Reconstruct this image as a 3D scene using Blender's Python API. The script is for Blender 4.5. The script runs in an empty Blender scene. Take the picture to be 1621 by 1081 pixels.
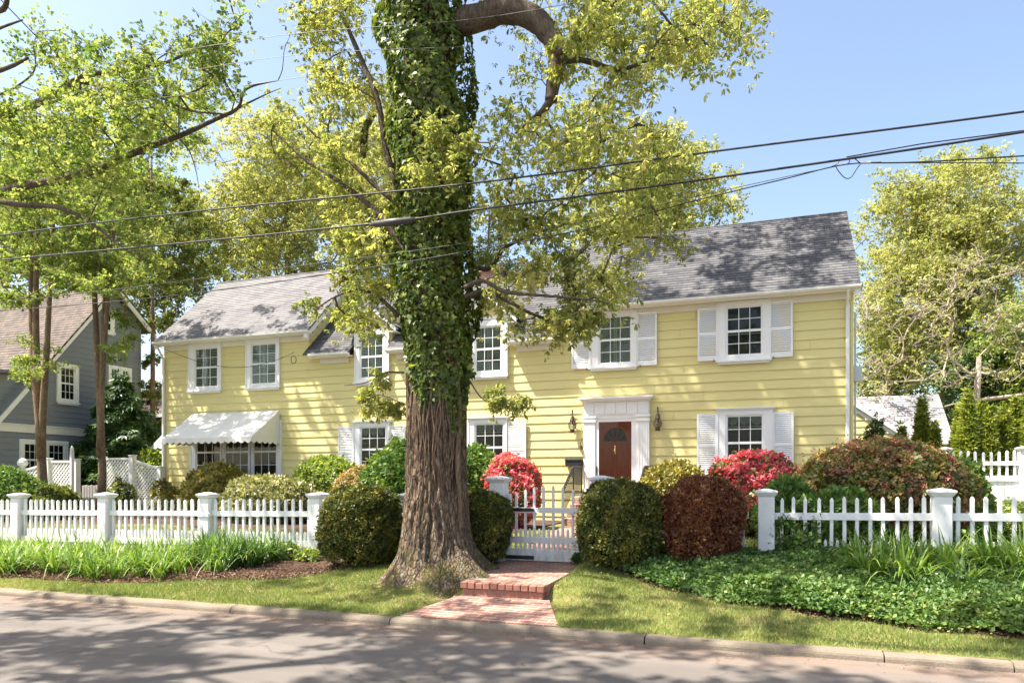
import bpy, math, random
import numpy as np
from mathutils import Vector, Matrix, noise
rng = np.random.default_rng(11)
random.seed(11)
R = math.radians
scn = bpy.context.scene
COL = scn.collection

# ------------------------------------------------------------------ camera, sky, sun, exposure
YAW = R(19.5)
FPX = 1136.0                       # focal length in pixels of the 1621 px wide photograph
cam = bpy.data.cameras.new("camera")
camo = bpy.data.objects.new("camera", cam)
COL.objects.link(camo)
cam.sensor_width = 36
cam.lens = FPX / 1621 * 36
cam.shift_y = 219.5 / 1621
cam.clip_start, cam.clip_end = 0.1, 3000
camo.location = (0, 0, 1.6)
camo.rotation_euler = (R(90), 0, YAW)
scn.camera = camo

SUN = Vector((-0.50, -0.27, 1.0)).normalized()
world = bpy.data.worlds.new("World")
scn.world = world
world.use_nodes = True
wn = world.node_tree.nodes
sky = wn.new("ShaderNodeTexSky")
sky.sky_type = 'NISHITA'
sky.sun_disc = False
sky.sun_elevation = math.asin(SUN.z)
sky.sun_rotation = math.atan2(SUN.x, SUN.y) % (2 * math.pi)
sky.air_density, sky.dust_density, sky.ozone_density = 1.0, 2.6, 3.6
wn["Background"].inputs[1].default_value = 0.104
tnt = wn.new("ShaderNodeMix"); tnt.data_type = 'RGBA'; tnt.blend_type = 'MULTIPLY'
tnt.inputs[0].default_value = 1.0; tnt.inputs[7].default_value = (1.10, 1.0, 0.89, 1)      # hazy spring air, a little warmer than the clear model
world.node_tree.links.new(sky.outputs[0], tnt.inputs[6])
world.node_tree.links.new(tnt.outputs[2], wn["Background"].inputs[0])
sl = bpy.data.lights.new("sun", 'SUN')
sl.energy, sl.angle, sl.color = 4.4, R(0.55), (1.0, 0.93, 0.82)
so = bpy.data.objects.new("sun", sl)
COL.objects.link(so)
so.location = (-20, -10, 40)
so.rotation_euler = SUN.to_track_quat('Z', 'Y').to_euler()
scn.view_settings.view_transform = 'Standard'
scn.view_settings.look = 'None'
scn.view_settings.gamma = 1.0
scn.view_settings.exposure = 1.8
scn.cycles.max_bounces = 8
scn.cycles.diffuse_bounces = 4
scn.cycles.transmission_bounces = 4
scn.cycles.transparent_max_bounces = 8

# ------------------------------------------------------------------ helpers
CY, SY = math.cos(YAW), math.sin(YAW)
def W(px, py, Y):
    """point of the place seen at a photo pixel, at house-parallel distance Y"""
    u = (px - 810.5) / FPX
    t = Y / (CY + u * SY)
    return Vector(((u * CY - SY) * t, Y, 1.6 + (760 - py) / FPX * t))
def proj(p):
    t = -SY * p[0] + CY * p[1]
    return 810.5 + FPX * (CY * p[0] + SY * p[1]) / t, 760 - FPX * (p[2] - 1.6) / t, t

def smooth(a, b, v):
    s = np.clip((v - a) / (b - a), 0, 1)
    return s * s * (3 - 2 * s)
def gf(x):
    return np.clip(0.30 + 0.026 * (x + 7.1), 0.14, 0.56)
def G(x, y):
    """ground height"""
    x = np.asarray(x, float); y = np.asarray(y, float)
    s = np.clip((y - 7.18) / 3.0, 0, 1)
    s = 0.55 * s + 0.45 * s * s * (3 - 2 * s)
    z = 0.078 + (gf(x) - 0.078) * s
    z = z + 0.015 * np.sin(x * 1.7 + y) * np.clip(s * 3, 0, 1)
    yard = smooth(10.5, 16, y)
    z = z * (1 - yard) + 0.42 * yard
    hump = np.exp(-(((x + 4.3) / 1.1) ** 2 + ((y - 8.85) / 0.9) ** 2))
    z = z + 0.05 * hump
    z = z + .11 * (np.exp(-((x + 2.25) / .45) ** 2) + .5*np.exp(-((x + 3.95) / .3) ** 2)) * smooth(7.7, 8.35, y) * (1 - smooth(9.4, 10.2, y))
    pad = smooth(-4.1, -3.8, x) * (1 - smooth(-2.3, -1.95, x)) * (1 - smooth(8.25, 8.55, y))
    zp = 0.07 + 0.06 * np.clip((y - 7.2), 0, 2)
    z = z * (1 - pad) + np.minimum(z, zp) * pad
    walk = smooth(-3.75, -3.6, x) * (1 - smooth(-2.5, -2.35, x)) * smooth(8.2, 8.4, y) * (1 - smooth(10.3, 10.6, y))
    zw = 0.30 + 0.035 * (y - 8.24)
    z = z * (1 - walk) + np.minimum(z, zw) * walk
    return z
def g(x, y):
    return float(G(x, y))

def tag(o, label=None, cat=None, group=None, kind=None):
    if label: o["label"] = label
    if cat: o["category"] = cat
    if group: o["group"] = group
    if kind: o["kind"] = kind
    return o
def link(o, parent=None):
    COL.objects.link(o)
    if parent is not None:
        o.parent = parent
        w = Vector((0, 0, 0)); q = parent
        while q is not None:
            w += q.location; q = q.parent
        o.matrix_parent_inverse = Matrix.Translation(-w)
        if parent.parent is not None:      # sub-part: its parent keeps a zero location of its own
            o.matrix_parent_inverse = Matrix.Identity(4)
            if parent.location.length > 0: o.matrix_parent_inverse = Matrix.Translation(-parent.location)
    return o
def thing(name, label, cat, loc, group=None):
    o = bpy.data.objects.new(name, None)
    o.empty_display_size = 0.2
    o.location = loc
    COL.objects.link(o)
    return tag(o, label, cat, group)

class MB:
    """collects shapes into one mesh object, in world coordinates"""
    def __init__(s): s.v = []; s.f = []
    def add(s, vs, fs):
        n = len(s.v); s.v += [tuple(p) for p in vs]; s.f += [tuple(i + n for i in f) for f in fs]
    def box(s, x0, x1, y0, y1, z0, z1):
        s.hexa([(x0,y0,z0),(x1,y0,z0),(x1,y1,z0),(x0,y1,z0),(x0,y0,z1),(x1,y0,z1),(x1,y1,z1),(x0,y1,z1)])
    def bbox(s, x0, x1, y0, y1, z0, z1, b=0.006):
        """box with chamfered vertical front edges and top"""
        a = [(x0+b,y0),(x1-b,y0),(x1,y0+b),(x1,y1-b),(x1-b,y1),(x0+b,y1),(x0,y1-b),(x0,y0+b)]
        cx, cy = (x0+x1)/2, (y0+y1)/2
        top = [(cx+(p[0]-cx)*(1-2*b/(x1-x0)), cy+(p[1]-cy)*(1-2*b/(y1-y0)), z1) for p in a]
        vs = [(p[0],p[1],z0) for p in a] + [(p[0],p[1],z1-b) for p in a] + top
        fs = [tuple(range(7,-1,-1)), tuple(range(16,24))]
        for k in (0, 8):
            fs += [(k+i, k+(i+1)%8, k+8+(i+1)%8, k+8+i) for i in range(8)]
        s.add(vs, fs)
    def hexa(s, p):
        s.add(p, [(3,2,1,0),(4,5,6,7),(0,1,5,4),(1,2,6,5),(2,3,7,6),(3,0,4,7)])
    def extrude(s, poly, d):
        n = len(poly); d = Vector(d)
        vs = [Vector(p) for p in poly] + [Vector(p) + d for p in poly]
        s.add(vs, [tuple(range(n-1,-1,-1)), tuple(range(n, 2*n))] + [(i,(i+1)%n,n+(i+1)%n,n+i) for i in range(n)])
    def tube(s, pts, rad, k=6, cap=True):
        pts = [Vector(p) for p in pts]; n = len(pts)
        if not hasattr(rad, '__len__'): rad = [rad]*n
        ref = None; vs = []
        for i in range(n):
            d = (pts[min(i+1,n-1)] - pts[max(i-1,0)])
            if d.length < 1e-9: d = Vector((0,0,1))
            d.normalize()
            if ref is None:
                ref = d.orthogonal().normalized()
            ref = (ref - d*ref.dot(d))
            ref = ref.normalized() if ref.length > 1e-6 else d.orthogonal().normalized()
            b = d.cross(ref)
            vs += [pts[i] + (ref*math.cos(a) + b*math.sin(a))*rad[i] for a in (2*math.pi*j/k for j in range(k))]
        fs = [(i*k+j, i*k+(j+1)%k, (i+1)*k+(j+1)%k, (i+1)*k+j) for i in range(n-1) for j in range(k)]
        if cap: fs += [tuple(range(k-1,-1,-1)), tuple(range((n-1)*k, n*k))]
        s.add(vs, fs)
    def lathe(s, c, prof, k=12):
        c = Vector(c); n = len(prof)
        vs = [c + Vector((r*math.cos(2*math.pi*j/k), r*math.sin(2*math.pi*j/k), z)) for r, z in prof for j in range(k)]
        fs = [(i*k+j, i*k+(j+1)%k, (i+1)*k+(j+1)%k, (i+1)*k+j) for i in range(n-1) for j in range(k)]
        s.add(vs, fs + [tuple(range(k-1,-1,-1)), tuple(range((n-1)*k, n*k))])
    def build(s, name, m, parent=None, sm=False, label=None):
        me = bpy.data.meshes.new(name)
        me.from_pydata(s.v, [], s.f)
        if m: me.materials.append(m)
        if sm: me.polygons.foreach_set("use_smooth", [True]*len(me.polygons))
        me.update()
        o = bpy.data.objects.new(name, me)
        if label: o["label"] = label
        return link(o, parent)

def np_mesh(name, V, F, m, parent=None, tint=None, sm=False):
    """mesh object from arrays; every face has the same number of corners"""
    V = np.ascontiguousarray(V, np.float32); F = np.ascontiguousarray(F, np.int32)
    me = bpy.data.meshes.new(name)
    k = F.shape[1]
    me.vertices.add(len(V)); me.vertices.foreach_set("co", V.ravel())
    me.loops.add(F.size); me.loops.foreach_set("vertex_index", F.ravel())
    me.polygons.add(len(F))
    me.polygons.foreach_set("loop_start", np.arange(0, F.size, k, dtype=np.int32))
    me.polygons.foreach_set("loop_total", np.full(len(F), k, np.int32))
    if sm: me.polygons.foreach_set("use_smooth", np.ones(len(F), bool))
    if tint is not None:
        at = me.attributes.new("tint", 'FLOAT', 'POINT')
        at.data.foreach_set("value", np.ascontiguousarray(tint, np.float32))
    me.materials.append(m)
    me.update(calc_edges=True)
    return link(bpy.data.objects.new(name, me), parent)

def unit(a):
    return a / np.maximum(np.linalg.norm(a, axis=1, keepdims=True), 1e-9)
def frames(d, n):
    """(N,3,3) matrices whose columns are side, length d, normal close to n"""
    d = unit(d); x = unit(np.cross(d, n)); z = np.cross(x, d)
    return np.stack([x, d, z], axis=2)
def scatter(name, T, pos, fr, size, m, parent=None, tint=None, wid=None):
    """copies of leaf template T=(verts, faces) at pos, all in one mesh"""
    tv, tf = T
    n, k = len(pos), len(tv)
    tvs = np.broadcast_to(tv, (n, k, 3))
    if wid is not None:
        tvs = tvs * np.stack([wid, np.ones(n), np.ones(n)], 1)[:, None, :]
    V = pos[:, None, :] + size[:, None, None] * np.einsum('nij,nkj->nki', fr, tvs)
    F = (tf[None] + (np.arange(n) * k)[:, None, None]).reshape(-1, tf.shape[1])
    if tint is None: tint = rng.random(n)
    return np_mesh(name, V.reshape(-1, 3), F, m, parent, np.repeat(np.clip(tint, 0, 1), k))

def T_simple(w=0.36, fold=0.07):
    return (np.array([(0,0,0),(w,.42,fold),(0,1,-.05),(-w,.42,fold)], float), np.array([(0,1,2),(0,2,3)]))
def T_oak(w=0.34):
    v = [(0,0,0),(w*.5,.3,.05),(w,.68,.03),(0,1,-.12),(-w,.68,.03),(-w*.5,.3,.05)]
    return (np.array(v, float), np.array([(0,1,2,3),(0,3,4,5)]))
def T_ivy():
    v = [(0,0,0),(.42,.05,.02),(.5,.42,0),(.22,.5,.05),(0,1,-.08),(-.22,.5,.05),(-.5,.42,0),(-.42,.05,.02)]
    return (np.array(v, float), np.array([(0,1,2,3),(0,3,4,5),(0,5,6,7)]))
def T_fan(base, n, droop, seed, jit=0.35, spread=1.0):
    """n leaves of template base spread round one twig end"""
    r = np.random.default_rng(seed); vs = []; fs = []
    bv, bf = base
    for i in range(n):
        a = 2*math.pi*i/n*spread + r.normal(0, jit); p = -droop + r.normal(0, .35)
        d = np.array([[math.cos(a)*math.cos(p), math.sin(a)*math.cos(p), math.sin(p)]])
        nn = np.array([[r.normal(0,.3), r.normal(0,.3), 1.0]])
        fr = frames(d, nn)[0]
        vs.append((bv * r.uniform(.7, 1.15)) @ fr.T + d*0.12); fs.append(bf + i*len(bv))
    return np.concatenate(vs), np.concatenate(fs)
def rand_dirs(n, up=0.0):
    d = rng.normal(size=(n, 3)); d[:, 2] += up
    return unit(d)

# ------------------------------------------------------------------ materials
def new_mat(name):
    m = bpy.data.materials.new(name); m.use_nodes = True
    nt = m.node_tree; b = nt.nodes["Principled BSDF"]
    return m, nt, b
def pos_node(nt, sc=(1,1,1), rot=(0,0,0), loc=(0,0,0)):
    ge = nt.nodes.new("ShaderNodeNewGeometry"); mp = nt.nodes.new("ShaderNodeMapping")
    mp.inputs[1].default_value = loc; mp.inputs[2].default_value = rot; mp.inputs[3].default_value = sc
    nt.links.new(ge.outputs["Position"], mp.inputs[0])
    return mp.outputs[0]
def noise_node(nt, vec, scale, detail=4, rough=.6):
    n = nt.nodes.new("ShaderNodeTexNoise"); n.inputs["Scale"].default_value = scale
    n.inputs["Detail"].default_value = detail; n.inputs["Roughness"].default_value = rough
    nt.links.new(vec, n.inputs["Vector"]); return n.outputs["Fac"]
def ramp(nt, fac, stops):
    r = nt.nodes.new("ShaderNodeValToRGB"); e = r.color_ramp.elements
    while len(e) < len(stops): e.new(0.5)
    for el, (p, c) in zip(e, stops):
        el.position = p; el.color = (*c, 1)
    nt.links.new(fac, r.inputs[0]); return r.outputs[0]
def mixc(nt, fac, a, b, mode='MIX'):
    m = nt.nodes.new("ShaderNodeMix"); m.data_type = 'RGBA'; m.blend_type = mode
    for sock, v in ((m.inputs[0], fac), (m.inputs[6], a), (m.inputs[7], b)):
        if hasattr(v, 'links'): nt.links.new(v, sock)
        else: sock.default_value = v if not hasattr(v, '__len__') else (*v, 1)
    return m.outputs[2]
def bump(nt, b, h, strength, dist):
    n = nt.nodes.new("ShaderNodeBump"); n.inputs["Strength"].default_value = strength; n.inputs["Distance"].default_value = dist
    nt.links.new(h, n.inputs["Height"]); nt.links.new(n.outputs[0], b.inputs["Normal"])
def M(name, col, rough=.55, var=.12, scale=3.0, spec=.35, metal=0.0, bmp=0.0, fine=40.0, stretch=(1,1,1)):
    """painted or plain surface with patchy colour and a fine bump"""
    m, nt, b = new_mat(name)
    v = pos_node(nt, stretch)
    n1 = noise_node(nt, v, scale, 5)
    c = mixc(nt, 0.5, ramp(nt, n1, [(.3, tuple(x*(1-var) for x in col)), (.7, tuple(min(1, x*(1+var)) for x in col))]),
             ramp(nt, noise_node(nt, v, fine, 3), [(.25, tuple(x*(1-var) for x in col)), (.75, tuple(min(1, x*(1+var)) for x in col))]))
    nt.links.new(c, b.inputs["Base Color"])
    b.inputs["Roughness"].default_value = rough; b.inputs["Specular IOR Level"].default_value = spec; b.inputs["Metallic"].default_value = metal
    if bmp: bump(nt, b, noise_node(nt, v, fine, 4), bmp, 0.01)
    return m
def fenceM(name, col):
    """white paint, greened and worn towards the soil"""
    m, nt, b = new_mat(name); p = pos_node(nt)
    n1 = noise_node(nt, p, 6, 5)
    c = ramp(nt, n1, [(.35, tuple(x*.93 for x in col)), (.65, col)])
    sep = nt.nodes.new("ShaderNodeSeparateXYZ"); nt.links.new(p, sep.inputs[0])
    mr = nt.nodes.new("ShaderNodeMapRange"); mr.inputs[1].default_value = .85; mr.inputs[2].default_value = .3
    nt.links.new(sep.outputs[2], mr.inputs[0])
    mu = nt.nodes.new("ShaderNodeMath"); mu.operation = 'MULTIPLY'; nt.links.new(mr.outputs[0], mu.inputs[0])
    nt.links.new(ramp(nt, noise_node(nt, pos_node(nt, (1, 1, .35)), 13, 5), [(.42, (0,0,0)), (.66, (.8,.8,.8))]), mu.inputs[1])
    c = mixc(nt, mu.outputs[0], c, (.36,.38,.27))
    sp = ramp(nt, noise_node(nt, pos_node(nt, (1, 1, .5)), 28, 3), [(.66, (0,0,0)), (.72, (.5,.5,.5))])
    c = mixc(nt, sp, c, (.5,.48,.42))
    nt.links.new(c, b.inputs["Base Color"]); b.inputs["Roughness"].default_value = .5; b.inputs["Specular IOR Level"].default_value = .35
    bump(nt, b, noise_node(nt, p, 40, 4), .12, .01)
    return m
m_fence = fenceM("worn_fence_paint", (.80,.80,.78))
def leafM(name, stops, trans=.42, gloss=.05, rough=.45, k=1.25):
    stops = [(p, tuple(min(.82, x*k) for x in c)) for p, c in stops]
    m = bpy.data.materials.new(name); m.use_nodes = True
    nt = m.node_tree; nt.nodes.remove(nt.nodes["Principled BSDF"])
    at = nt.nodes.new("ShaderNodeAttribute"); at.attribute_name = "tint"
    c = ramp(nt, at.outputs["Fac"], stops)
    d = nt.nodes.new("ShaderNodeBsdfDiffuse"); t = nt.nodes.new("ShaderNodeBsdfTranslucent"); gl = nt.nodes.new("ShaderNodeBsdfGlossy")
    gl.inputs["Roughness"].default_value = rough
    tc = mixc(nt, 1.0, c, (1.12, 1.12, .62), 'MULTIPLY')
    nt.links.new(c, d.inputs[0]); nt.links.new(tc, t.inputs[0])
    m1 = nt.nodes.new("ShaderNodeMixShader"); m1.inputs[0].default_value = trans
    nt.links.new(d.outputs[0], m1.inputs[1]); nt.links.new(t.outputs[0], m1.inputs[2])
    m2 = nt.nodes.new("ShaderNodeMixShader"); m2.inputs[0].default_value = gloss
    nt.links.new(m1.outputs[0], m2.inputs[1]); nt.links.new(gl.outputs[0], m2.inputs[2])
    nt.links.new(m2.outputs[0], nt.nodes["Material Output"].inputs[0])
    return m

def shingleM(name, c1, c2, dark, swap=False, w=.31, h=.14, sl=1.345):
    m, nt, b = new_mat(name)
    v = pos_node(nt, (1, sl, 1) if not swap else (sl, 1, 1), (0, 0, R(90) if swap else 0), (0, -19.62*sl, 0) if not swap else (0, 0, 0))
    br = nt.nodes.new("ShaderNodeTexBrick")
    br.inputs["Scale"].default_value = 1.0; br.inputs["Brick Width"].default_value = w; br.inputs["Row Height"].default_value = h
    br.inputs["Mortar Size"].default_value = .004; br.inputs["Bias"].default_value = -.1
    br.inputs["Color1"].default_value = (*c1, 1); br.inputs["Color2"].default_value = (*c2, 1); br.inputs["Mortar"].default_value = (*dark, 1)
    nt.links.new(v, br.inputs["Vector"])
    p = pos_node(nt)
    n = noise_node(nt, p, 1.3, 6); n2 = noise_node(nt, p, 90, 3)
    c = mixc(nt, 1.0, br.outputs["Color"], ramp(nt, n, [(.3, (.78,.78,.8)), (.7, (1.12,1.1,1.06))]), 'MULTIPLY')
    c = mixc(nt, 1.0, c, ramp(nt, n2, [(.25, (.75,.75,.76)), (.75, (1.2,1.2,1.2))]), 'MULTIPLY')
    nt.links.new(c, b.inputs["Base Color"]); b.inputs["Roughness"].default_value = .9; b.inputs["Specular IOR Level"].default_value = .2
    bump(nt, b, n2, .5, .006)
    return m
def brickM(name, rot=0.0, wall=False, tone=1.0):
    m, nt, b = new_mat(name)
    p = pos_node(nt)
    v = pos_node(nt, (1,1,1), (R(90), 0, 0) if wall else (0, 0, rot))
    br = nt.nodes.new("ShaderNodeTexBrick")
    br.inputs["Scale"].default_value = 1.0; br.inputs["Brick Width"].default_value = .205; br.inputs["Row Height"].default_value = .1 if not wall else .068
    br.inputs["Mortar Size"].default_value = .009; br.inputs["Mortar Smooth"].default_value = .2; br.inputs["Bias"].default_value = -.15
    br.inputs["Color1"].default_value = (.36*tone,.155*tone,.11*tone,1); br.inputs["Color2"].default_value = (.22*tone,.12*tone,.10*tone,1)
    br.inputs["Mortar"].default_value = (.42,.36,.30,1)
    wv = nt.nodes.new("ShaderNodeVectorMath"); wv.operation = 'ADD'
    nv = nt.nodes.new("ShaderNodeTexNoise"); nv.inputs["Scale"].default_value = 5; nt.links.new(p, nv.inputs["Vector"])
    sc = nt.nodes.new("ShaderNodeVectorMath"); sc.operation = 'SCALE'; sc.inputs["Scale"].default_value = .02
    nt.links.new(nv.outputs["Color"], sc.inputs[0]); nt.links.new(v, wv.inputs[0]); nt.links.new(sc.outputs[0], wv.inputs[1])
    nt.links.new(wv.outputs[0], br.inputs["Vector"])
    c = mixc(nt, 1.0, br.outputs["Color"], ramp(nt, noise_node(nt, p, 2.2, 6), [(.3, (.62,.64,.66)), (.7, (1.25,1.2,1.15))]), 'MULTIPLY')
    nt.links.new(c, b.inputs["Base Color"]); b.inputs["Roughness"].default_value = .85
    h = mixc(nt, .25, br.outputs["Fac"], noise_node(nt, p, 60, 3))
    inv = nt.nodes.new("ShaderNodeInvert"); nt.links.new(h, inv.inputs[1])
    bump(nt, b, inv.outputs[0], .6, .008)
    return m

m_yellow = M("yellow_siding_paint", (.70,.62,.28), .5, .085, .9, .3, 0, .12, 30, (1,1,6))
m_white = M("white_paint", (.80,.81,.81), .42, .035, 2.5, .4, 0, .08, 45)
m_white2 = M("weathered_white_paint", (.74,.74,.71), .5, .09, 3.5, .35, 0, .12, 38)
m_trimcream = M("gutter_paint", (.74,.72,.66), .45, .06, 2.0)
m_roof = shingleM("grey_roof_shingles", (.14,.14,.145), (.07,.072,.08), (.05,.05,.055))  # base darkened to stand in for tree shade on the right-hand roof
m_roofL = shingleM("pale_roof_shingles", (.225,.22,.225), (.15,.148,.156), (.10,.09,.09))
m_roofS = shingleM("dormer_shingles", (.20,.19,.20), (.12,.12,.13), (.05,.05,.055), True)
m_rust = M("rusty_flashing", (.30,.10,.05), .8, .3, 12, .2)
m_browncedar = shingleM("brown_cedar_shingles", (.175,.145,.125), (.11,.092,.08), (.045,.038,.034), False, .18, .16)
m_garroof = shingleM("pale_grey_shingles", (.36,.345,.35), (.28,.27,.28), (.28,.27,.27), False, .3, .18)
m_grey = M("blue_grey_siding", (.20,.22,.255), .6, .08, 1.5, .3, 0, .1, 30, (1,1,5))
m_door = M("stained_wood_door", (.40,.065,.026), .45, .28, 2.5, .25, 0, .1, 30, (8,8,1))
m_iron = M("black_iron", (.018,.018,.02), .45, .15, 8, .5)
m_hinge = M("black_hinge_paint", (.02,.02,.026), .4, .15, 8, .5)
m_brass = M("brass", (.65,.42,.12), .3, .1, 9, .5, .9)
m_bronze = M("dark_bronze", (.07,.05,.035), .45, .25, 14, .5, .5)
m_canvas = M("white_canvas", (.76,.75,.70), .85, .06, 2.2, .15, 0, .2, 120)
m_awn = m_canvas
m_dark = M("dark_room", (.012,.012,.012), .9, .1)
m_room = M("dim_interior", (.05,.04,.03), .9, .3, 2.0)
m_blind = M("shutter_slats", (.42,.43,.36), .5, .06)
m_curtain = M("pale_curtain", (.17,.165,.13), .9, .08)
m_stone = M("curb_concrete", (.20,.165,.125), .9, .30, 2.5, .2, 0, .6, 55)
m_brickpath = brickM("brick_paving", R(3))
m_brickwall = brickM("chimney_brick", 0, True)
m_wire = M("black_cable", (.022,.022,.024), .5, .2, 5)
m_wiregrey = M("grey_wire", (.07,.072,.075), .5, .15, 5)
m_green_canvas = M("dark_green_canvas", (.02,.065,.045), .8, .2, 6)
m_meter = M("grey_metal_box", (.5,.53,.56), .4, .08, 5, .5)
m_bark = None

def barkM(name, c1, c2, scale=1.0, moss=False):
    m, nt, b = new_mat(name)
    v = pos_node(nt, (7*scale, 7*scale, 2.0*scale)); p = pos_node(nt)
    n = noise_node(nt, v, 3.0, 8, .65)
    c = ramp(nt, n, [(.3, c1), (.62, c2), (.8, tuple(min(1, x*1.25) for x in c2))])
    c = mixc(nt, 1.0, c, ramp(nt, noise_node(nt, p, 1.7, 4), [(.3, (.72,.72,.70)), (.7, (1.2,1.17,1.12))]), 'MULTIPLY')
    if moss:
        vo = nt.nodes.new("ShaderNodeTexVoronoi"); vo.feature = 'DISTANCE_TO_EDGE'; vo.inputs["Scale"].default_value = 1.0
        wn_ = nt.nodes.new("ShaderNodeTexNoise"); wn_.inputs["Scale"].default_value = 7; wn_.inputs["Detail"].default_value = 4; nt.links.new(p, wn_.inputs["Vector"])
        vm = nt.nodes.new("ShaderNodeVectorMath"); vm.operation = 'MULTIPLY_ADD'; vm.inputs[1].default_value = (.9, .9, .9)
        nt.links.new(wn_.outputs["Color"], vm.inputs[0]); nt.links.new(pos_node(nt, (22, 22, 6.5)), vm.inputs[2]); nt.links.new(vm.outputs[0], vo.inputs["Vector"])
        plate = ramp(nt, vo.outputs["Distance"], [(0.0, (.42,.40,.38)), (.16, (1.0,1.0,1.0)), (.4, (1.14,1.12,1.08))])
        c = mixc(nt, .85, c, mixc(nt, 1.0, c, plate, 'MULTIPLY'))
        n = mixc(nt, .45, n, plate)
        sep = nt.nodes.new("ShaderNodeSeparateXYZ"); nt.links.new(p, sep.inputs[0])
        mr = nt.nodes.new("ShaderNodeMapRange"); mr.inputs[1].default_value = .85; mr.inputs[2].default_value = .42
        nt.links.new(sep.outputs[2], mr.inputs[0])
        mu = nt.nodes.new("ShaderNodeMath"); mu.operation = 'MULTIPLY'
        nt.links.new(mr.outputs[0], mu.inputs[0])
        nt.links.new(ramp(nt, noise_node(nt, p, 5, 5), [(.42, (0,0,0)), (.58, (1,1,1))]), mu.inputs[1])
        c = mixc(nt, mu.outputs[0], c, (.11,.10,.03))
        li = nt.nodes.new("ShaderNodeMapRange"); li.inputs[1].default_value = 1.5; li.inputs[2].default_value = .7
        nt.links.new(sep.outputs[2], li.inputs[0])
        ml = nt.nodes.new("ShaderNodeMath"); ml.operation = 'MULTIPLY'; nt.links.new(li.outputs[0], ml.inputs[0])
        nt.links.new(ramp(nt, noise_node(nt, pos_node(nt, (1,1,.5)), 22, 4), [(.55, (0,0,0)), (.66, (.75,.75,.75))]), ml.inputs[1])
        c = mixc(nt, ml.outputs[0], c, (.29,.28,.23))
    nt.links.new(c, b.inputs["Base Color"]); b.inputs["Roughness"].default_value = .95; b.inputs["Specular IOR Level"].default_value = .15
    bump(nt, b, n, 1.0, .045)
    return m
m_oakbark = barkM("oak_bark", (.055,.038,.026), (.235,.175,.125), 1.0, True)
m_limbbark = barkM("limb_bark", (.055,.044,.035), (.15,.122,.098), 1.4)
m_twig = barkM("twig_bark", (.06,.047,.036), (.15,.12,.095), 2.0)
m_palebark = barkM("pale_bark", (.22,.18,.14), (.50,.43,.36), 2.0)
m_slim = barkM("slender_bark", (.10,.07,.048), (.27,.195,.135), 1.5)

m_oakleaf = leafM("oak_leaves", [(0,(.10,.125,.038)),(.5,(.205,.22,.078)),(1,(.35,.325,.14))], .62, .012, k=1.85)
m_maple = leafM("yellow_green_leaves", [(0,(.16,.18,.06)),(.5,(.27,.28,.11)),(1,(.40,.385,.18))], .5, .015, k=1.4)
m_spring = leafM("spring_green_leaves", [(0,(.06,.11,.018)),(.5,(.17,.215,.065)),(1,(.31,.335,.125))], .55, .015, k=1.45)
m_midleaf = leafM("mid_green_leaves", [(0,(.05,.075,.016)),(.5,(.125,.155,.04)),(1,(.25,.26,.08))], .45, .02)
m_ivy = leafM("ivy_leaves", [(0,(.018,.034,.006)),(.5,(.06,.088,.013)),(.85,(.15,.17,.035)),(1,(.27,.22,.06))], .34, .03, .4, k=2.0)
m_yew = leafM("yew_needles", [(0,(.014,.024,.006)),(.55,(.05,.06,.012)),(1,(.20,.17,.035))], .25, .03, k=2.0)
m_barberry = leafM("copper_leaves", [(0,(.06,.016,.01)),(.6,(.15,.055,.027)),(1,(.32,.16,.06))], .3, .03, k=1.5)
m_hemlock = leafM("evergreen_needles", [(0,(.016,.045,.018)),(.6,(.05,.10,.03)),(1,(.14,.20,.05))], .3, .05)
m_arbor = leafM("arborvitae_sprays", [(0,(.05,.07,.012)),(.6,(.15,.175,.035)),(1,(.30,.31,.07))], .45, .02, k=1.9)
m_pieris = leafM("glossy_green_leaves", [(0,(.04,.10,.02)),(.6,(.12,.20,.045)),(1,(.27,.32,.085))], .35, .03)
m_lime = leafM("lime_leaves", [(0,(.10,.15,.028)),(.6,(.22,.29,.055)),(1,(.38,.41,.12))], .4, .05)
m_golden = leafM("golden_leaves", [(0,(.08,.085,.014)),(.6,(.24,.21,.04)),(1,(.48,.41,.11))], .35, .06)
m_varieg = leafM("variegated_leaves", [(0,(.09,.11,.03)),(.6,(.26,.26,.11)),(1,(.55,.48,.31))], .35, .07)
m_tan = leafM("tan_shrub_leaves", [(0,(.13,.11,.03)),(.6,(.30,.22,.075)),(1,(.50,.35,.17))], .35, .04)
m_azleaf = leafM("azalea_leaves", [(0,(.055,.065,.015)),(.6,(.15,.16,.035)),(1,(.30,.26,.06))], .35, .05)
m_azpink = leafM("red_azalea_petals", [(0,(.50,.06,.10)),(.6,(.68,.13,.17)),(1,(.80,.30,.30))], .35, .03)
m_azfade = leafM("faded_azalea_petals", [(0,(.20,.03,.05)),(.35,(.36,.11,.10)),(.65,(.34,.22,.08)),(1,(.46,.33,.13))], .3, .03)
m_lily = leafM("daylily_leaves", [(0,(.055,.12,.015)),(.6,(.16,.26,.04)),(1,(.33,.40,.09))], .4, .06)
m_pachy = leafM("ground_cover_leaves", [(0,(.035,.085,.018)),(.6,(.11,.185,.04)),(1,(.26,.31,.085))], .3, .03)
m_grass = leafM("grass_blades", [(0,(.085,.12,.025)),(.55,(.165,.22,.05)),(1,(.36,.345,.125))], .35, .03)
m_dead = leafM("dead_leaves", [(0,(.14,.08,.04)),(1,(.42,.32,.18))], .3, .03)
m_mulchbit = leafM("bark_mulch_chips", [(0,(.045,.028,.02)),(1,(.20,.115,.075))], .1, .02)
m_whitefl = leafM("white_flowers", [(0,(.6,.6,.5)),(1,(.8,.8,.74))], .3, .03)

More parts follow.
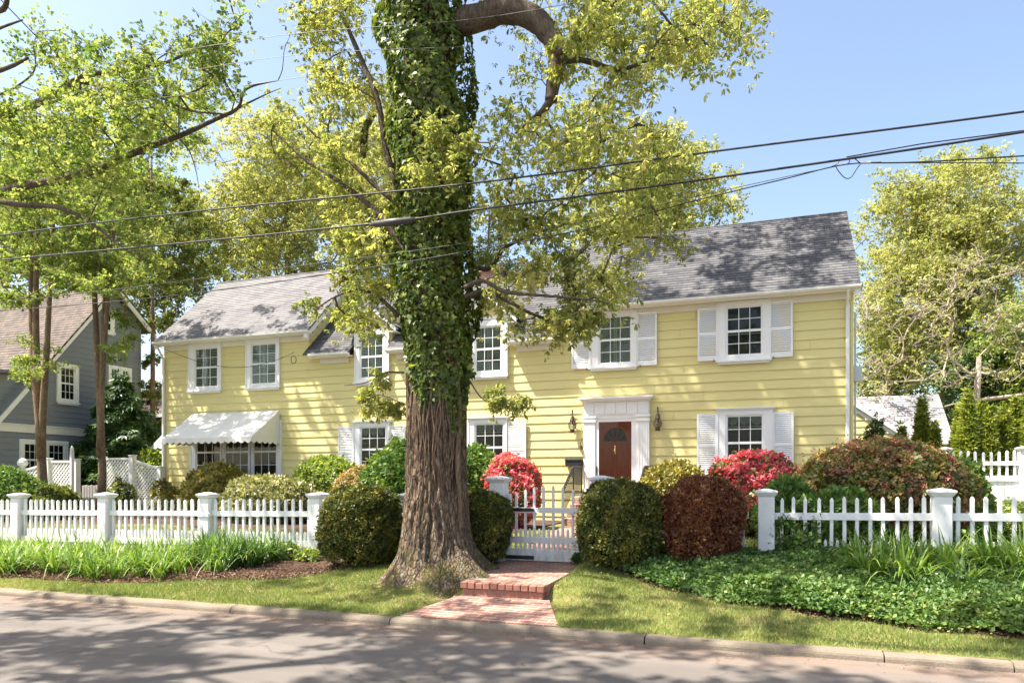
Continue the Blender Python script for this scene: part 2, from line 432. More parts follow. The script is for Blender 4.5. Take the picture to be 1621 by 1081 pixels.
def glassM():
    m = bpy.data.materials.new("window_glass"); m.use_nodes = True
    nt = m.node_tree; nt.nodes.remove(nt.nodes["Principled BSDF"])
    tr = nt.nodes.new("ShaderNodeBsdfTransparent"); tr.inputs[0].default_value = (.86,.9,.88,1)
    gl = nt.nodes.new("ShaderNodeBsdfGlossy"); gl.inputs["Roughness"].default_value = .02
    fr = nt.nodes.new("ShaderNodeFresnel"); fr.inputs[0].default_value = 1.32
    v = pos_node(nt); bn = nt.nodes.new("ShaderNodeBump"); bn.inputs["Strength"].default_value = .06; bn.inputs["Distance"].default_value = .05
    nt.links.new(noise_node(nt, v, 2.5, 2), bn.inputs["Height"]); nt.links.new(bn.outputs[0], gl.inputs["Normal"])
    mx = nt.nodes.new("ShaderNodeMixShader"); nt.links.new(fr.outputs[0], mx.inputs[0])
    nt.links.new(tr.outputs[0], mx.inputs[1]); nt.links.new(gl.outputs[0], mx.inputs[2])
    nt.links.new(mx.outputs[0], nt.nodes["Material Output"].inputs[0])
    return m
m_glass = glassM()

def groundM(name, stops, sc1, sc2, fine, bst=.6, bd=.02, rough=.95):
    m, nt, b = new_mat(name)
    p = pos_node(nt)
    a = mixc(nt, .5, noise_node(nt, p, sc1, 5), noise_node(nt, p, sc2, 5))
    c = ramp(nt, a, stops)
    f = noise_node(nt, p, fine, 4)
    c = mixc(nt, 1.0, c, ramp(nt, f, [(.28, (.7,.7,.7)), (.72, (1.25,1.25,1.25))]), 'MULTIPLY')
    nt.links.new(c, b.inputs["Base Color"]); b.inputs["Roughness"].default_value = rough; b.inputs["Specular IOR Level"].default_value = .15
    bump(nt, b, f, bst, bd)
    return m
m_lawn = groundM("lawn_soil_and_turf", [(.38,(.10,.12,.03)),(.5,(.16,.165,.05)),(.62,(.26,.21,.095))], .8, 4, 60)
m_mulch = groundM("bark_mulch", [(.35,(.06,.035,.025)),(.5,(.11,.065,.047)),(.65,(.17,.105,.078))], 2, 14, 70, 1.0, .04)
def roadM():
    m, nt, b = new_mat("worn_asphalt")
    p = pos_node(nt); ps = pos_node(nt, (.25, 1.2, 1))
    a = noise_node(nt, ps, 1.2, 5); f = noise_node(nt, p, 150, 3); h = noise_node(nt, p, 420, 2)
    c = ramp(nt, a, [(.35, (.135,.121,.110)), (.65, (.18,.160,.145))])
    c = mixc(nt, 1.0, c, ramp(nt, f, [(.3, (.68,.68,.68)), (.7, (1.3,1.28,1.26))]), 'MULTIPLY')
    c = mixc(nt, 1.0, c, ramp(nt, h, [(.3, (.75,.75,.75)), (.7, (1.22,1.22,1.22))]), 'MULTIPLY')
    sep = nt.nodes.new("ShaderNodeSeparateXYZ"); nt.links.new(p, sep.inputs[0])
    mr = nt.nodes.new("ShaderNodeMapRange"); mr.inputs[1].default_value = 6.25; mr.inputs[2].default_value = 6.95
    nt.links.new(sep.outputs[1], mr.inputs[0])
    mu = nt.nodes.new("ShaderNodeMath"); mu.operation = 'MULTIPLY'; nt.links.new(mr.outputs[0], mu.inputs[0])
    nt.links.new(ramp(nt, noise_node(nt, pos_node(nt, (.5,2,1)), 3.5, 5), [(.35, (.1,.1,.1)), (.65, (.85,.85,.85))]), mu.inputs[1])
    c = mixc(nt, mu.outputs[0], c, (.235,.155,.105))
    vo = nt.nodes.new("ShaderNodeTexVoronoi"); vo.feature = 'DISTANCE_TO_EDGE'; vo.inputs["Scale"].default_value = .55
    wv = nt.nodes.new("ShaderNodeTexNoise"); wv.inputs["Scale"].default_value = 2.5; wv.inputs["Detail"].default_value = 6; nt.links.new(p, wv.inputs["Vector"])
    nt.links.new(mixc(nt, .45, p, wv.outputs["Color"]), vo.inputs["Vector"])
    cr = ramp(nt, vo.outputs["Distance"], [(0.0, (.45,.43,.41)), (.006, (1,1,1))])
    c = mixc(nt, .55, c, mixc(nt, 1.0, c, cr, 'MULTIPLY'))
    nt.links.new(c, b.inputs["Base Color"]); b.inputs["Roughness"].default_value = .9; b.inputs["Specular IOR Level"].default_value = .2
    bump(nt, b, f, .55, .008)
    return m
m_road = roadM()

# ------------------------------------------------------------------ setting: road, kerb, lawn, beds, path
def sheet(name, xs, ys, fz, m, kind='structure'):
    X, Y = np.meshgrid(xs, ys)
    Z = fz(X, Y)
    V = np.stack([X.ravel(), Y.ravel(), Z.ravel()], 1)
    nx, ny = len(xs), len(ys)
    i, j = np.meshgrid(np.arange(nx-1), np.arange(ny-1)); a = (j*nx+i).ravel()
    F = np.stack([a, a+1, a+nx+1, a+nx], 1)
    return tag(np_mesh(name, V, F, m, sm=True), kind=kind)
sheet("road", np.array([-300., -40, -15, 0, 15, 40, 300]), np.array([-300., -30, 0, 7.1]), lambda x, y: 0*x, m_road)
sheet("lawn", np.concatenate([[-400, -120, -60, -35], np.arange(-26, 10, .1), [14, 25, 60, 120, 400]]),
      np.concatenate([np.arange(7.16, 11, .1), np.arange(11, 24, .5), [30, 45, 70, 120, 300, 900]]), G, m_lawn)

mb = MB(); mb_edges = [-60, -20.5, -13.6, -9.2, -6.1, -3.93, -1.12, .98, 1.95, 5.0, 25]
prof = [(7.02, -.05), (7.032, .034), (7.042, .053), (7.062, .068), (7.09, .075), (7.175, .078), (7.19, -.05)]
for a, b in zip(mb_edges[:-1], mb_edges[1:]):
    n = max(1, int((b-a)/.35)) if b - a < 30 else 4
    xs = np.linspace(a+.006, b-.006, n+1); rows = []
    for x in xs:
        j = rng.normal(0, .005)
        rows += [(x, y + j, z + rng.normal(0, .002)) for y, z in prof]
    k = len(prof)
    fs = [(i*k+q, (i+1)*k+q, (i+1)*k+q+1, i*k+q+1) for i in range(n) for q in range(k-1)]
    mb.add(rows, fs + [tuple(range(k)), tuple(range(n*k+k-1, n*k-1, -1))])
tag(mb.build("kerb", m_stone), kind='structure')

BL = ([-24, -16, -10.3, -8.5, -7.0, -6.2, -5.6], [7.75, 7.72, 7.72, 7.95, 8.3, 8.9, 10.0])
BR = ([-2.45, -1.9, -1.17, -.3, .53, 1.2, 2.2, 3.2, 8], [9.9, 9.3, 8.75, 8.3, 7.95, 7.85, 7.8, 7.75, 7.75])
def bed_edge(x):
    x = np.asarray(x, float)
    l = np.interp(x, *BL); r = np.interp(x, *BR)
    return np.where(x < -5, l, r) + .06*np.sin(x*2.3) + .03*np.sin(x*7.1+1)
def bed(name, x0, x1, ytop, m, dz=.006, edge=bed_edge):
    xs = np.arange(x0, x1+.01, .1); t = np.linspace(0, 1, 18)
    X = np.repeat(xs[None], 18, 0); E = edge(xs)
    Y = E[None]*(1-t[:, None]) + ytop*t[:, None]
    Z = G(X, Y) + dz + .03*np.sin(np.pi*np.clip(t*6, 0, 1))[:, None]*0 + .02*np.clip(t*8, 0, 1)[:, None]
    Z[0] -= .02
    V = np.stack([X.ravel(), Y.ravel(), Z.ravel()], 1); nx = len(xs)
    i, j = np.meshgrid(np.arange(nx-1), np.arange(17)); a = (j*nx+i).ravel()
    return tag(np_mesh(name, V, np.stack([a, a+1, a+nx+1, a+nx], 1), m, sm=True), kind='structure')
bed("mulch_bed", -24, -5.6, 10.7, m_mulch)
bed("mulch_bed", -5.6, -3.75, 10.9, m_mulch, edge=lambda x: 9.75 + 0*x)
bed("mulch_bed", -2.35, 8, 10.7, m_mulch)
bed("mulch_bed", -21, -5.3, 19.97, m_mulch, edge=lambda x: 14.6 + .4*np.sin(x*.7) + .2*np.sin(x*1.9))
bed("mulch_bed", -2.7, 4, 19.97, m_mulch, edge=lambda x: 15.0 + .4*np.sin(x*.7))

# brick path: pad by the kerb, a step, the landing up to the gate, the walk to the stoop
STEP_Y = 8.24
def slab(name, quads, m, th=.2):
    mbp = MB()
    for q in quads:
        lo = [(p[0], p[1], p[2]-th) for p in q]
        mbp.hexa(lo + list(q))
    return tag(mbp.build(name, m), kind='structure')
slab("path", [[(-3.88,7.195,.086),(-2.04,7.195,.086),(-2.48,STEP_Y+.1,.172),(-3.60,STEP_Y+.1,.172)]], m_brickpath)
slab("path", [[(-3.60,STEP_Y+.11,.335),(-2.50,STEP_Y+.11,.335),(-2.42,10.35,.405),(-3.72,10.35,.405)],
              [(-3.72,10.352,.405),(-2.42,10.352,.405),(-3.3,17.1,.455),(-4.75,17.1,.455)]], m_brickpath)
mb = MB(); mb2 = MB()
nb = 11
for i in range(nb):       # rowlock course of the step
    x = -3.60 + 1.10*i/nb; j = rng.normal(0, .004, 3)
    mb.bbox(x+.005, x+1.10/nb-.005, STEP_Y-.02+j[0], STEP_Y+.105, .262+j[1]*.5, .337+j[2]*.6, .008)
for i in range(6):
    x = -3.58 + 1.06*i/6; j = rng.normal(0, .005, 3)
    mb.bbox(x+.006, x+1.06/6-.006, STEP_Y+.004+j[0], STEP_Y+.1, .12, .256+j[2]*.3, .006)
mb2.box(-3.57, -2.53, STEP_Y+.012, STEP_Y+.1, .1, .326)
m_stepbrick = M("step_brick", (.31,.15,.108), .85, .4, 6.5, .2, 0, .5, 60)
m_mortar = M("mortar", (.28,.25,.21), .95, .2, 8, .1, 0, .4, 60)
ot = thing("brick_step", "red brick step with a rowlock edge between the kerb pad and the gate landing", "step", (-3.05, STEP_Y, .12))
mb.build("bricks", m_stepbrick, ot); mb2.build("mortar_core", m_mortar, ot)

# ------------------------------------------------------------------ the yellow house
HY = 20.0
house = thing("yellow_house", "pale yellow clapboard house with white trim, grey shingle roofs and two dormers", "house", (-9, HY, .4))
EXP = .245
def boards(name, x0, x1, z0, z1, m, parent, O=(0, HY), ud=(1, 0), nrm=(0, -1), span=None, exp=EXP, phase=None):
    """lapped boards; a point is O + u*ud + d*nrm"""
    b = MB()
    z = (phase if phase is not None else z0)
    while z > z0 + 1e-6: z -= exp
    while z < z1:
        a0, a1 = max(z, z0), min(z + exp, z1)
        if a1 - a0 > .02:
            s = (x0, x1) if span is None else span((a0+a1)/2)
            if s[1] - s[0] > .03:
                dl = .030 - .022*(a0-z)/exp; dh = .030 - .022*(a1-z)/exp
                def p(u, d, zz): return (O[0]+u*ud[0]+d*nrm[0], O[1]+u*ud[1]+d*nrm[1], zz)
                cuts = [s[0]]                       # butt joints between board lengths
                while s[1] - cuts[-1] > 5.0: cuts.append(cuts[-1] + random.uniform(2.2, 4.6))
                cuts.append(s[1])
                for e0, e1 in zip(cuts[:-1], cuts[1:]):
                    e1 -= .004 if e1 != s[1] else 0
                    w = random.gauss(0, .0012); dl2 = dl + w
                    b.hexa([p(e0,dl2,a0),p(e1,dl2,a0),p(e1,-.06,a0),p(e0,-.06,a0),p(e0,dh,a1),p(e1,dh,a1),p(e1,-.06,a1),p(e0,-.06,a1)])
        z += exp
    return b.build(name, m, parent)
XL, X1, X2, XR = -20.19, -14.15, -5.5, 2.05
ZE, ZM = 6.42, 5.62            # eaves
TAN = .9
boards("wall", XL, X1-.002, .3, ZE, m_yellow, house, phase=.32)
boards("wall", X1, X2, .3, ZM+.02, m_yellow, house, phase=.32)
boards("wall", X2+.002, XR, .3, ZE, m_yellow, house, phase=.32)
# end walls and the gable ends
YB, YRG = 25.7, 22.83
def gspan(z):
    if z < ZE: return (0, YB-HY)
    k = (z-ZE)/TAN + .02
    return (k, YB-HY-k)
boards("wall", 0, 5.7, .3, 9.0, m_yellow, house, (XL, HY), (0, 1), (-1, 0), gspan, phase=.32)
boards("wall", 0, 5.7, .3, 9.0, m_yellow, house, (XR, HY), (0, 1), (1, 0), gspan, phase=.32)
boards("wall", 0, 5.7, 5.2, 9.0, m_yellow, house, (X1, HY), (0, 1), (1, 0), gspan, phase=.32)
boards("wall", 0, 5.7, 5.2, 9.0, m_yellow, house, (X2, HY), (0, 1), (-1, 0), gspan, phase=.32)
b = MB(); b.box(XL+.05, XR-.05, HY+.3, YB-.05, .2, 5.2); b.build("core_wall", m_dark, house)
b = MB(); b.box(XL, XR, HY+.0, YB, 0.0, .3); b.build("foundation", m_stone, house)
for x in (XL, XR):
    b = MB(); b.box(x-.035, x+.035, HY-.037, HY+.09, .3, ZE); b.build("corner_board", m_yellow, house)

def roof(name, x0, x1, ye, ze, yr, zr, m, parent, exp=.14, gaps=()):
    """shingle courses from the eave up to the ridge, front and back slopes"""
    b = MB()
    L = math.hypot(yr-ye, zr-ze); n = int(L/exp); dy, dz = (yr-ye)/L, (zr-ze)/L
    for sgn in (1, -1):
        for i in range(n+1):
            a, c = i*exp, min((i+1)*exp, L)
            if c - a < .02: continue
            def p(s, h):
                y = ye + dy*s - dz*h; z = ze + dz*s + dy*h
                return (y if sgn == 1 else 2*yr - y, z)
            q = [p(a-.012, -.03), p(a-.012, .016), p(c, .004), p(c, -.03)]
            jx = rng.normal(0, .006)
            parts = [(x0+jx, x1+jx)]
            if sgn == 1 and ye + dy*c < HY + .14:          # the wall dormers interrupt the lowest courses
                parts = []; e0 = x0
                for ga, gb in gaps: parts.append((e0, ga)); e0 = gb
                parts.append((e0, x1))
            for xa, xb in parts: b.extrude([(xa, y, z) for y, z in q], (xb-xa, 0, 0))
    b.tube([(x0, yr, zr+.005), (x1, yr, zr+.005)], .035, 6)
    return b.build(name, m, parent)
YE = HY - .36
ZR = ZE + TAN*(YRG-YE) - .08
ZRM = ZM + .05 + TAN*(YRG-YE)
roof("roof", XL-.16, X1+.22, YE, ZE+.06, YRG, ZR+.14, m_roofL, house)
roof("roof", X1+.0, X2-.0, YE, ZM+.05, YRG, ZRM, m_roof, house, gaps=((-12.43, -11.09), (-8.46, -7.11)))
roof("roof", X2-.16, XR+.16, YE, ZE+.06, YRG, ZR+.14, m_roof, house)
# gutters, fascia, soffit, rakes, downspouts
def eave(x0, x1, z):
    b = MB()
    b.box(x0, x1, YE+.035, HY-.031, z-.07, z-.05)          # soffit
    b.box(x0, x1, YE+.012, YE+.033, z-.1, z+.03)           # fascia
    b.build("soffit", m_trimcream, house)
    b = MB()
    pr = [(YE+.01, z-.06), (YE-.05, z-.06), (YE-.09, z-.02), (YE-.095, z+.035), (YE-.08, z+.035), (YE-.075, z-.012), (YE-.045, z-.045), (YE+.01, z-.045)]
    b.extrude([(x0, y, zz) for y, zz in pr], (x1-x0, 0, 0))
    b.build("gutter", m_white2, house)
    b = MB(); b.box(x0+.2, x1-.2, HY-.055, HY-.032, z-.24, z-.072); b.build("frieze_board", m_trimcream, house)
eave(XL-.18, X1+.24, ZE); eave(X1+.25, -12.42, ZM); eave(-11.1, -8.45, ZM); eave(-7.12, X2-.18, ZM); eave(X2-.17, XR+.17, ZE)
def rake(x0, x1):
    b = MB(); zz = ZE
    for s in (1, -1):
        P = [(YE, zz-.04), (YE, zz-.22), (YRG, ZR-.12), (YRG, ZR+.07)]
        if s < 0: P = [(2*YRG-y, z) for y, z in P]
        b.extrude([(x0, y, z) for y, z in P], (x1-x0, 0, 0))
    b.build("rake_board", m_white2, house)
rake(XL-.13, XL-.035); rake(X1+.035, X1+.19); rake(X2-.13, X2-.035); rake(XR+.037, XR+.13)
b = MB()
for px_ in (XR-.10,):
    b.tube([(px_-.02, YE-.03, ZE-.06), (px_-.02, YE+.06, ZE-.17), (px_-.02, HY-.09, ZE-.42)], .035, 8)
    b.bbox(px_-.055, px_+.035, HY-.12, HY-.04, .5, ZE-.36, .012)
b.build("downspout", m_white2, house)
b = MB()
b.tube([(XL+.02, YE-.03, ZE-.06), (XL-.02, YE+.06, ZE-.2), (XL-.02, HY-.09, ZE-.5)], .035, 8)
b.bbox(XL-.065, XL+.02, HY-.115, HY-.04, .5, ZE-.45, .012)
b.build("downspout", m_white2, house)
b = MB(); b.box(-9.3, -8.35, 22.5, 23.2, 7.4, 8.75)
b.box(-9.36, -8.29, 22.44, 23.26, 8.62, 8.72)
b.build("chimney", m_brickwall, house)

def window(x0, x1, z0, z1, sx0, sx1, sz0, sz1, fill='blind', rows=2, sill=True, head=0.0, parent=house, name="window", split=.5, cols=3, y=HY):
    """casing x0..x1, z0..z1; sash sx0..sx1, sz0..sz1"""
    b = MB()
    def bx(*a): b.bbox(*a, b=.004)
    bx(x0, sx0, y-.085, y+.03, z0, z1); bx(sx1, x1, y-.085, y+.03, z0, z1)
    b.box(sx0-.001, sx1+.001, y-.083, y+.03, sz1, z1)
    b.box(sx0-.001, sx1+.001, y-.083, y+.03, z0, sz0)
    for e, d in ((.028, .1), ):      # backband
        b.box(x0-.012, x0+.02, y-d, y, z0, z1); b.box(x1-.02, x1+.012, y-d, y, z0, z1)
    if head:
        b.box(x0-.04, x1+.04, y-.115, y, z1, z1+.035); b.box(x0-.07, x1+.07, y-.145, y, z1+.035, z1+.06)
    b.box(sx0-.002, sx0+.028, y-.072, y, sz0, sz1); b.box(sx1-.028, sx1+.002, y-.072, y, sz0, sz1); b.box(sx0, sx1, y-.071, y, sz1-.025, sz1+.001)
    w = b.build(name, m_white, parent)
    if sill:
        b = MB(); b.bbox(x0-.035, x1+.035, y-.15, y-.0865, z0-.005, z0+.045, .006); b.bbox(x0, x1, y-.1, y-.0845, z0-.06, z0-.006)
        b.build("sill", m_white, w)
    b = MB()
    zm = sz0 + (sz1-sz0)*split
    i0, i1 = sx0+.028, sx1-.028
    for k, (a, c) in enumerate(((sz0, zm), (zm, sz1-.025))):
        d = .058 if k == 0 else .048; r = .032
        b.box(i0, i0+r, y-d, y-d+.022, a, c); b.box(i1-r, i1, y-d, y-d+.022, a, c)
        b.box(i0+r, i1-r, y-d-.0012, y-d+.022, a, a+r*(1.5 if k == 0 else 1)); b.box(i0+r, i1-r, y-d-.0012, y-d+.022, c-r, c)
        for q in range(1, cols):
            xx = i0 + r + (i1-i0-2*r)*q/cols; b.box(xx-.009, xx+.009, y-d+.001, y-d+.018, a+r, c-r)
        for q in range(1, rows):
            zz = a + r + (c-a-2*r)*q/rows; b.box(i0+r, i1-r, y-d+.0022, y-d+.0185, zz-.009, zz+.009)
    b.build("sash", m_white, w)
    b = MB(); b.box(i0, i1, y-.0445, y-.0415, sz0+.01, sz1-.02); b.build("pane", m_glass, w)
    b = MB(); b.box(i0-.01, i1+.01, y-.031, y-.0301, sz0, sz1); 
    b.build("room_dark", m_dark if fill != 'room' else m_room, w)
    if fill in ('blind', 'blind2'):
        b = MB(); n = int((sz1-sz0)/.055); h = (i1-i0)/2
        for q in range(n):
            zz = sz0 + .03 + q*.055
            t = .010 if fill == 'blind' else .006
            for s0, s1 in ((i0+.05, i0+h-.045), (i0+h+.045, i1-.05)):
                b.hexa([(s0,y-.0395,zz),(s1,y-.0395,zz),(s1,y-.0335,zz+.030),(s0,y-.0335,zz+.030),(s0,y-.0395,zz+.006),(s1,y-.0395,zz+.006),(s1,y-.0335,zz+.036),(s0,y-.0335,zz+.036)])
        for s0 in (i0+.005, i0+h-.045, i0+h+.003, i1-.05): b.box(s0, s0+.042, y-.0398, y-.0332, sz0+.01, sz1-.02)
        b.build("blind", m_blind, w)
    if fill == 'curtain':            # swagged curtain across the upper sash
        b = MB(); zt = sz1-.03; n = 3
        for q in range(n):
            a0 = i0 + (i1-i0)*q/n; a1 = i0 + (i1-i0)*(q+1)/n; P = [(a0, y-.036, zt), (a1, y-.036, zt)]
            P += [(a1-(a1-a0)*t/8, y-.036, zt - .12 - .14*math.sin(math.pi*t/8)) for t in range(9)]
            b.extrude(P[::-1], (0, .003, 0))
        b.build("curtain", m_curtain, w)
    return w

def shutter(x0, x1, z0, z1, tilt=.03, side=1):
    """louvred shutter hung a little proud of the wall"""
    b = MB(); f = .05; zm = z0 + (z1-z0)*.5
    ya = lambda x: HY - .075 - tilt*((x-x0)/(x1-x0) if side > 0 else (x1-x)/(x1-x0))
    def bar(a0, a1, c0, c1, d0=0.0, d1=.035):
        b.hexa([(a0,ya(a0)+d0,c0),(a1,ya(a1)+d0,c0),(a1,ya(a1)+d1,c0),(a0,ya(a0)+d1,c0),(a0,ya(a0)+d0,c1),(a1,ya(a1)+d0,c1),(a1,ya(a1)+d1,c1),(a0,ya(a0)+d1,c1)])
    bar(x0, x0+f, z0, z1); bar(x1-f, x1, z0, z1)
    for c0, c1 in ((z0, z0+.11), (zm-.035, zm+.035), (z1-.06, z1)): bar(x0+f, x1-f, c0, c1, .001, .034)
    for c0, c1 in ((z0+.11, zm-.035), (zm+.035, z1-.06)):
        n = int((c1-c0)/.050); st = (c1-c0)/n
        for i in range(n):
            zz = c0 + i*st; a0, a1 = x0+f, x1-f
            b.hexa([(a0,ya(a0)+.004,zz),(a1,ya(a1)+.004,zz),(a1,ya(a1)+.03,zz+st*.62),(a0,ya(a0)+.03,zz+st*.62),
                    (a0,ya(a0)+.004,zz+.012),(a1,ya(a1)+.004,zz+.012),(a1,ya(a1)+.03,zz+st*.62+.012),(a0,ya(a0)+.03,zz+st*.62+.012)])
    o = b.build("shutter", m_white, house)
    b = MB(); xx = x0+.1 if side > 0 else x1-.1
    b.tube([(xx, HY-.03, z0-.015), (xx, ya(xx)-.02, z0-.015), (xx, ya(xx)-.02, z0+.03)], .009, 5)
    b.build("shutter_dog", m_iron, o)

# upper floor
window(-19.08, -17.68, 4.68, 6.36, -18.83, -17.80, 4.82, 6.21)
window(-16.62, -15.27, 4.68, 6.36, -16.44, -15.39, 4.82, 6.21)
window(-4.70, -3.40, 4.74, 6.34, -4.47, -3.51, 4.86, 6.22, fill='blind2')
window(-1.23, 0.10, 4.74, 6.34, -1.02, -.07, 4.89, 6.22, fill='dark')
shutter(-5.24, -4.70, 4.77, 6.20, .05, -1); shutter(-3.39, -2.83, 4.77, 6.24, .02, 1)
shutter(-1.74, -1.22, 4.80, 6.22, .05, -1); shutter(.08, .65, 4.80, 6.27, .02, 1)
# ground floor
window(-12.42, -11.13, 1.72, 3.42, -12.20, -11.24, 1.84, 3.31, 'curtain', head=1)
window(-8.44, -7.22, 1.72, 3.42, -8.26, -7.30, 1.84, 3.31, 'curtain', head=1)
window(-1.23, .16, 1.72, 3.46, -1.02, -.05, 1.84, 3.34, 'curtain', head=1)
shutter(-12.97, -12.43, 1.66, 3.32, .04, -1); shutter(-11.12, -10.58, 1.66, 3.32, .02, 1)
shutter(-8.98, -8.45, 1.66, 3.32, .04, -1); shutter(-7.2, -6.62, 1.66, 3.34, .02, 1)
shutter(-1.76, -1.24, 1.66, 3.38, .04, -1); shutter(.17, .67, 1.66, 3.38, .02, 1)
# triple window under the awning
for s0, s1, c0, c1 in ((-18.78, -17.68, -18.98, -17.62), (-17.55, -16.50, -17.618, -16.43), (-16.36, -15.36, -16.428, -15.20)):
    window(c0, c1, 1.55, 3.60, s0, s1, 1.68, 3.45, 'room', split=.5)

# dormers that break the eave
def dormer(xc, hw, win, zpk):
    y0 = HY - .012
    z0 = ZM - .06; zs = zpk - (hw+.16)*.86
    b = MB()
    yb = YE + (zpk - ZM)/TAN + .5
    f = [(xc-hw, y0, z0), (xc+hw, y0, z0), (xc+hw, y0, zs+.12), (xc, y0, zpk-.06), (xc-hw, y0, zs+.12)]
    b.extrude(f[::-1], (0, yb-y0, 0))
    d = b.build("dormer", m_yellow, house)
    b = MB()
    for k in range(6):
        za = z0 + .1 + k*EXP
        for xa, xb in ((xc-hw-.014, xc-hw), (xc+hw, xc+hw+.014)):
            b.hexa([(xa, y0+.002, za), (xb, y0+.002, za), (xb, y0+1.3, za), (xa, y0+1.3, za), (xa, y0+.002, za+.2), (xb, y0+.002, za+.2), (xb, y0+1.3, za+.2), (xa, y0+1.3, za+.2)])
        if za > zs - .1:
            w = max(0, hw - max(0, za + .05 - zs)/.86 - .1)
            if w > .08: b.hexa([(xc-w,y0-.022,za),(xc+w,y0-.022,za),(xc+w,y0,za),(xc-w,y0,za),(xc-w*.7,y0-.006,za+.2),(xc+w*.7,y0-.006,za+.2),(xc+w*.7,y0,za+.2),(xc-w*.7,y0,za+.2)])
    b.build("siding", m_yellow, d)
    b = MB(); bt = MB(); fl = MB()
    for s in (-1, 1):
        ov = hw + .27
        n = 9
        L = math.hypot(ov, ov*.86)
        for i in range(n):                  # shingle courses of the little roof
            a, c = L*i/n, L*(i+1)/n
            def p(q, h): return (xc + s*(ov - q*ov/L) + s*h*.65, zpk + .07 - .86*(ov - q*ov/L) + h*.76)
            q4 = [p(a-.01, -.02), p(a-.01, .016), p(c, .004), p(c, -.02)]
            b.extrude([(x, y0-.26, z) for x, z in q4], (0, yb-y0+.26+1.0, 0))
        P = [(xc + s*(ov+.0), zpk + .045 - .86*ov), (xc, zpk+.045), (xc, zpk-.10), (xc + s*(ov+.0), zpk - .10 - .86*ov)]
        bt.extrude([(x, y0-.235, z) for x, z in P], (0, .05, 0))
        bt.extrude([(x, y0-.185, z-.005) for x, z in [(xc+s*ov*.98, zpk+.03-.86*ov), (xc, zpk+.03), (xc, zpk+.0), (xc+s*ov*.98, zpk-.03-.86*ov+.03)]], (0, .16, 0))
        bt.box(min(xc+s*(hw+.002), xc+s*ov*.97), max(xc+s*(hw+.002), xc+s*ov*.97), y0-.2, y0+.9, zpk-.10-.86*ov, zpk-.075-.86*ov)
        if s > 0: fl.extrude([(x, y0+.15, z) for x, z in [(xc+ov*1.02, zpk+.1-.86*ov*1.02), (xc+ov*.55, zpk+.1-.86*ov*.55), (xc+ov*.55, zpk+.108-.86*ov*.55), (xc+ov*1.02, zpk+.108-.86*ov*1.02)]], (0, .34, 0))
    b.build("dormer_roof", m_roofS, d); bt.build("dormer_trim", m_white2, d)
    if xc > -9: fl.build("flashing", m_rust, d)
    b = MB(); b.box(xc-hw-.12, xc+hw+.12, y0-.06, y0-.0235, zs-.02, zs+.05); b.build("dormer_trim", m_white, d)
    window(win[0], win[1], 4.66, 6.36, win[2], win[3], 4.82, 6.20, y=HY-.02)
dormer(-11.76, .66, (-12.37, -11.15, -12.20, -11.32), 7.12)
dormer(-7.80, .66, (-8.40, -7.20, -8.24, -7.36), 7.12)

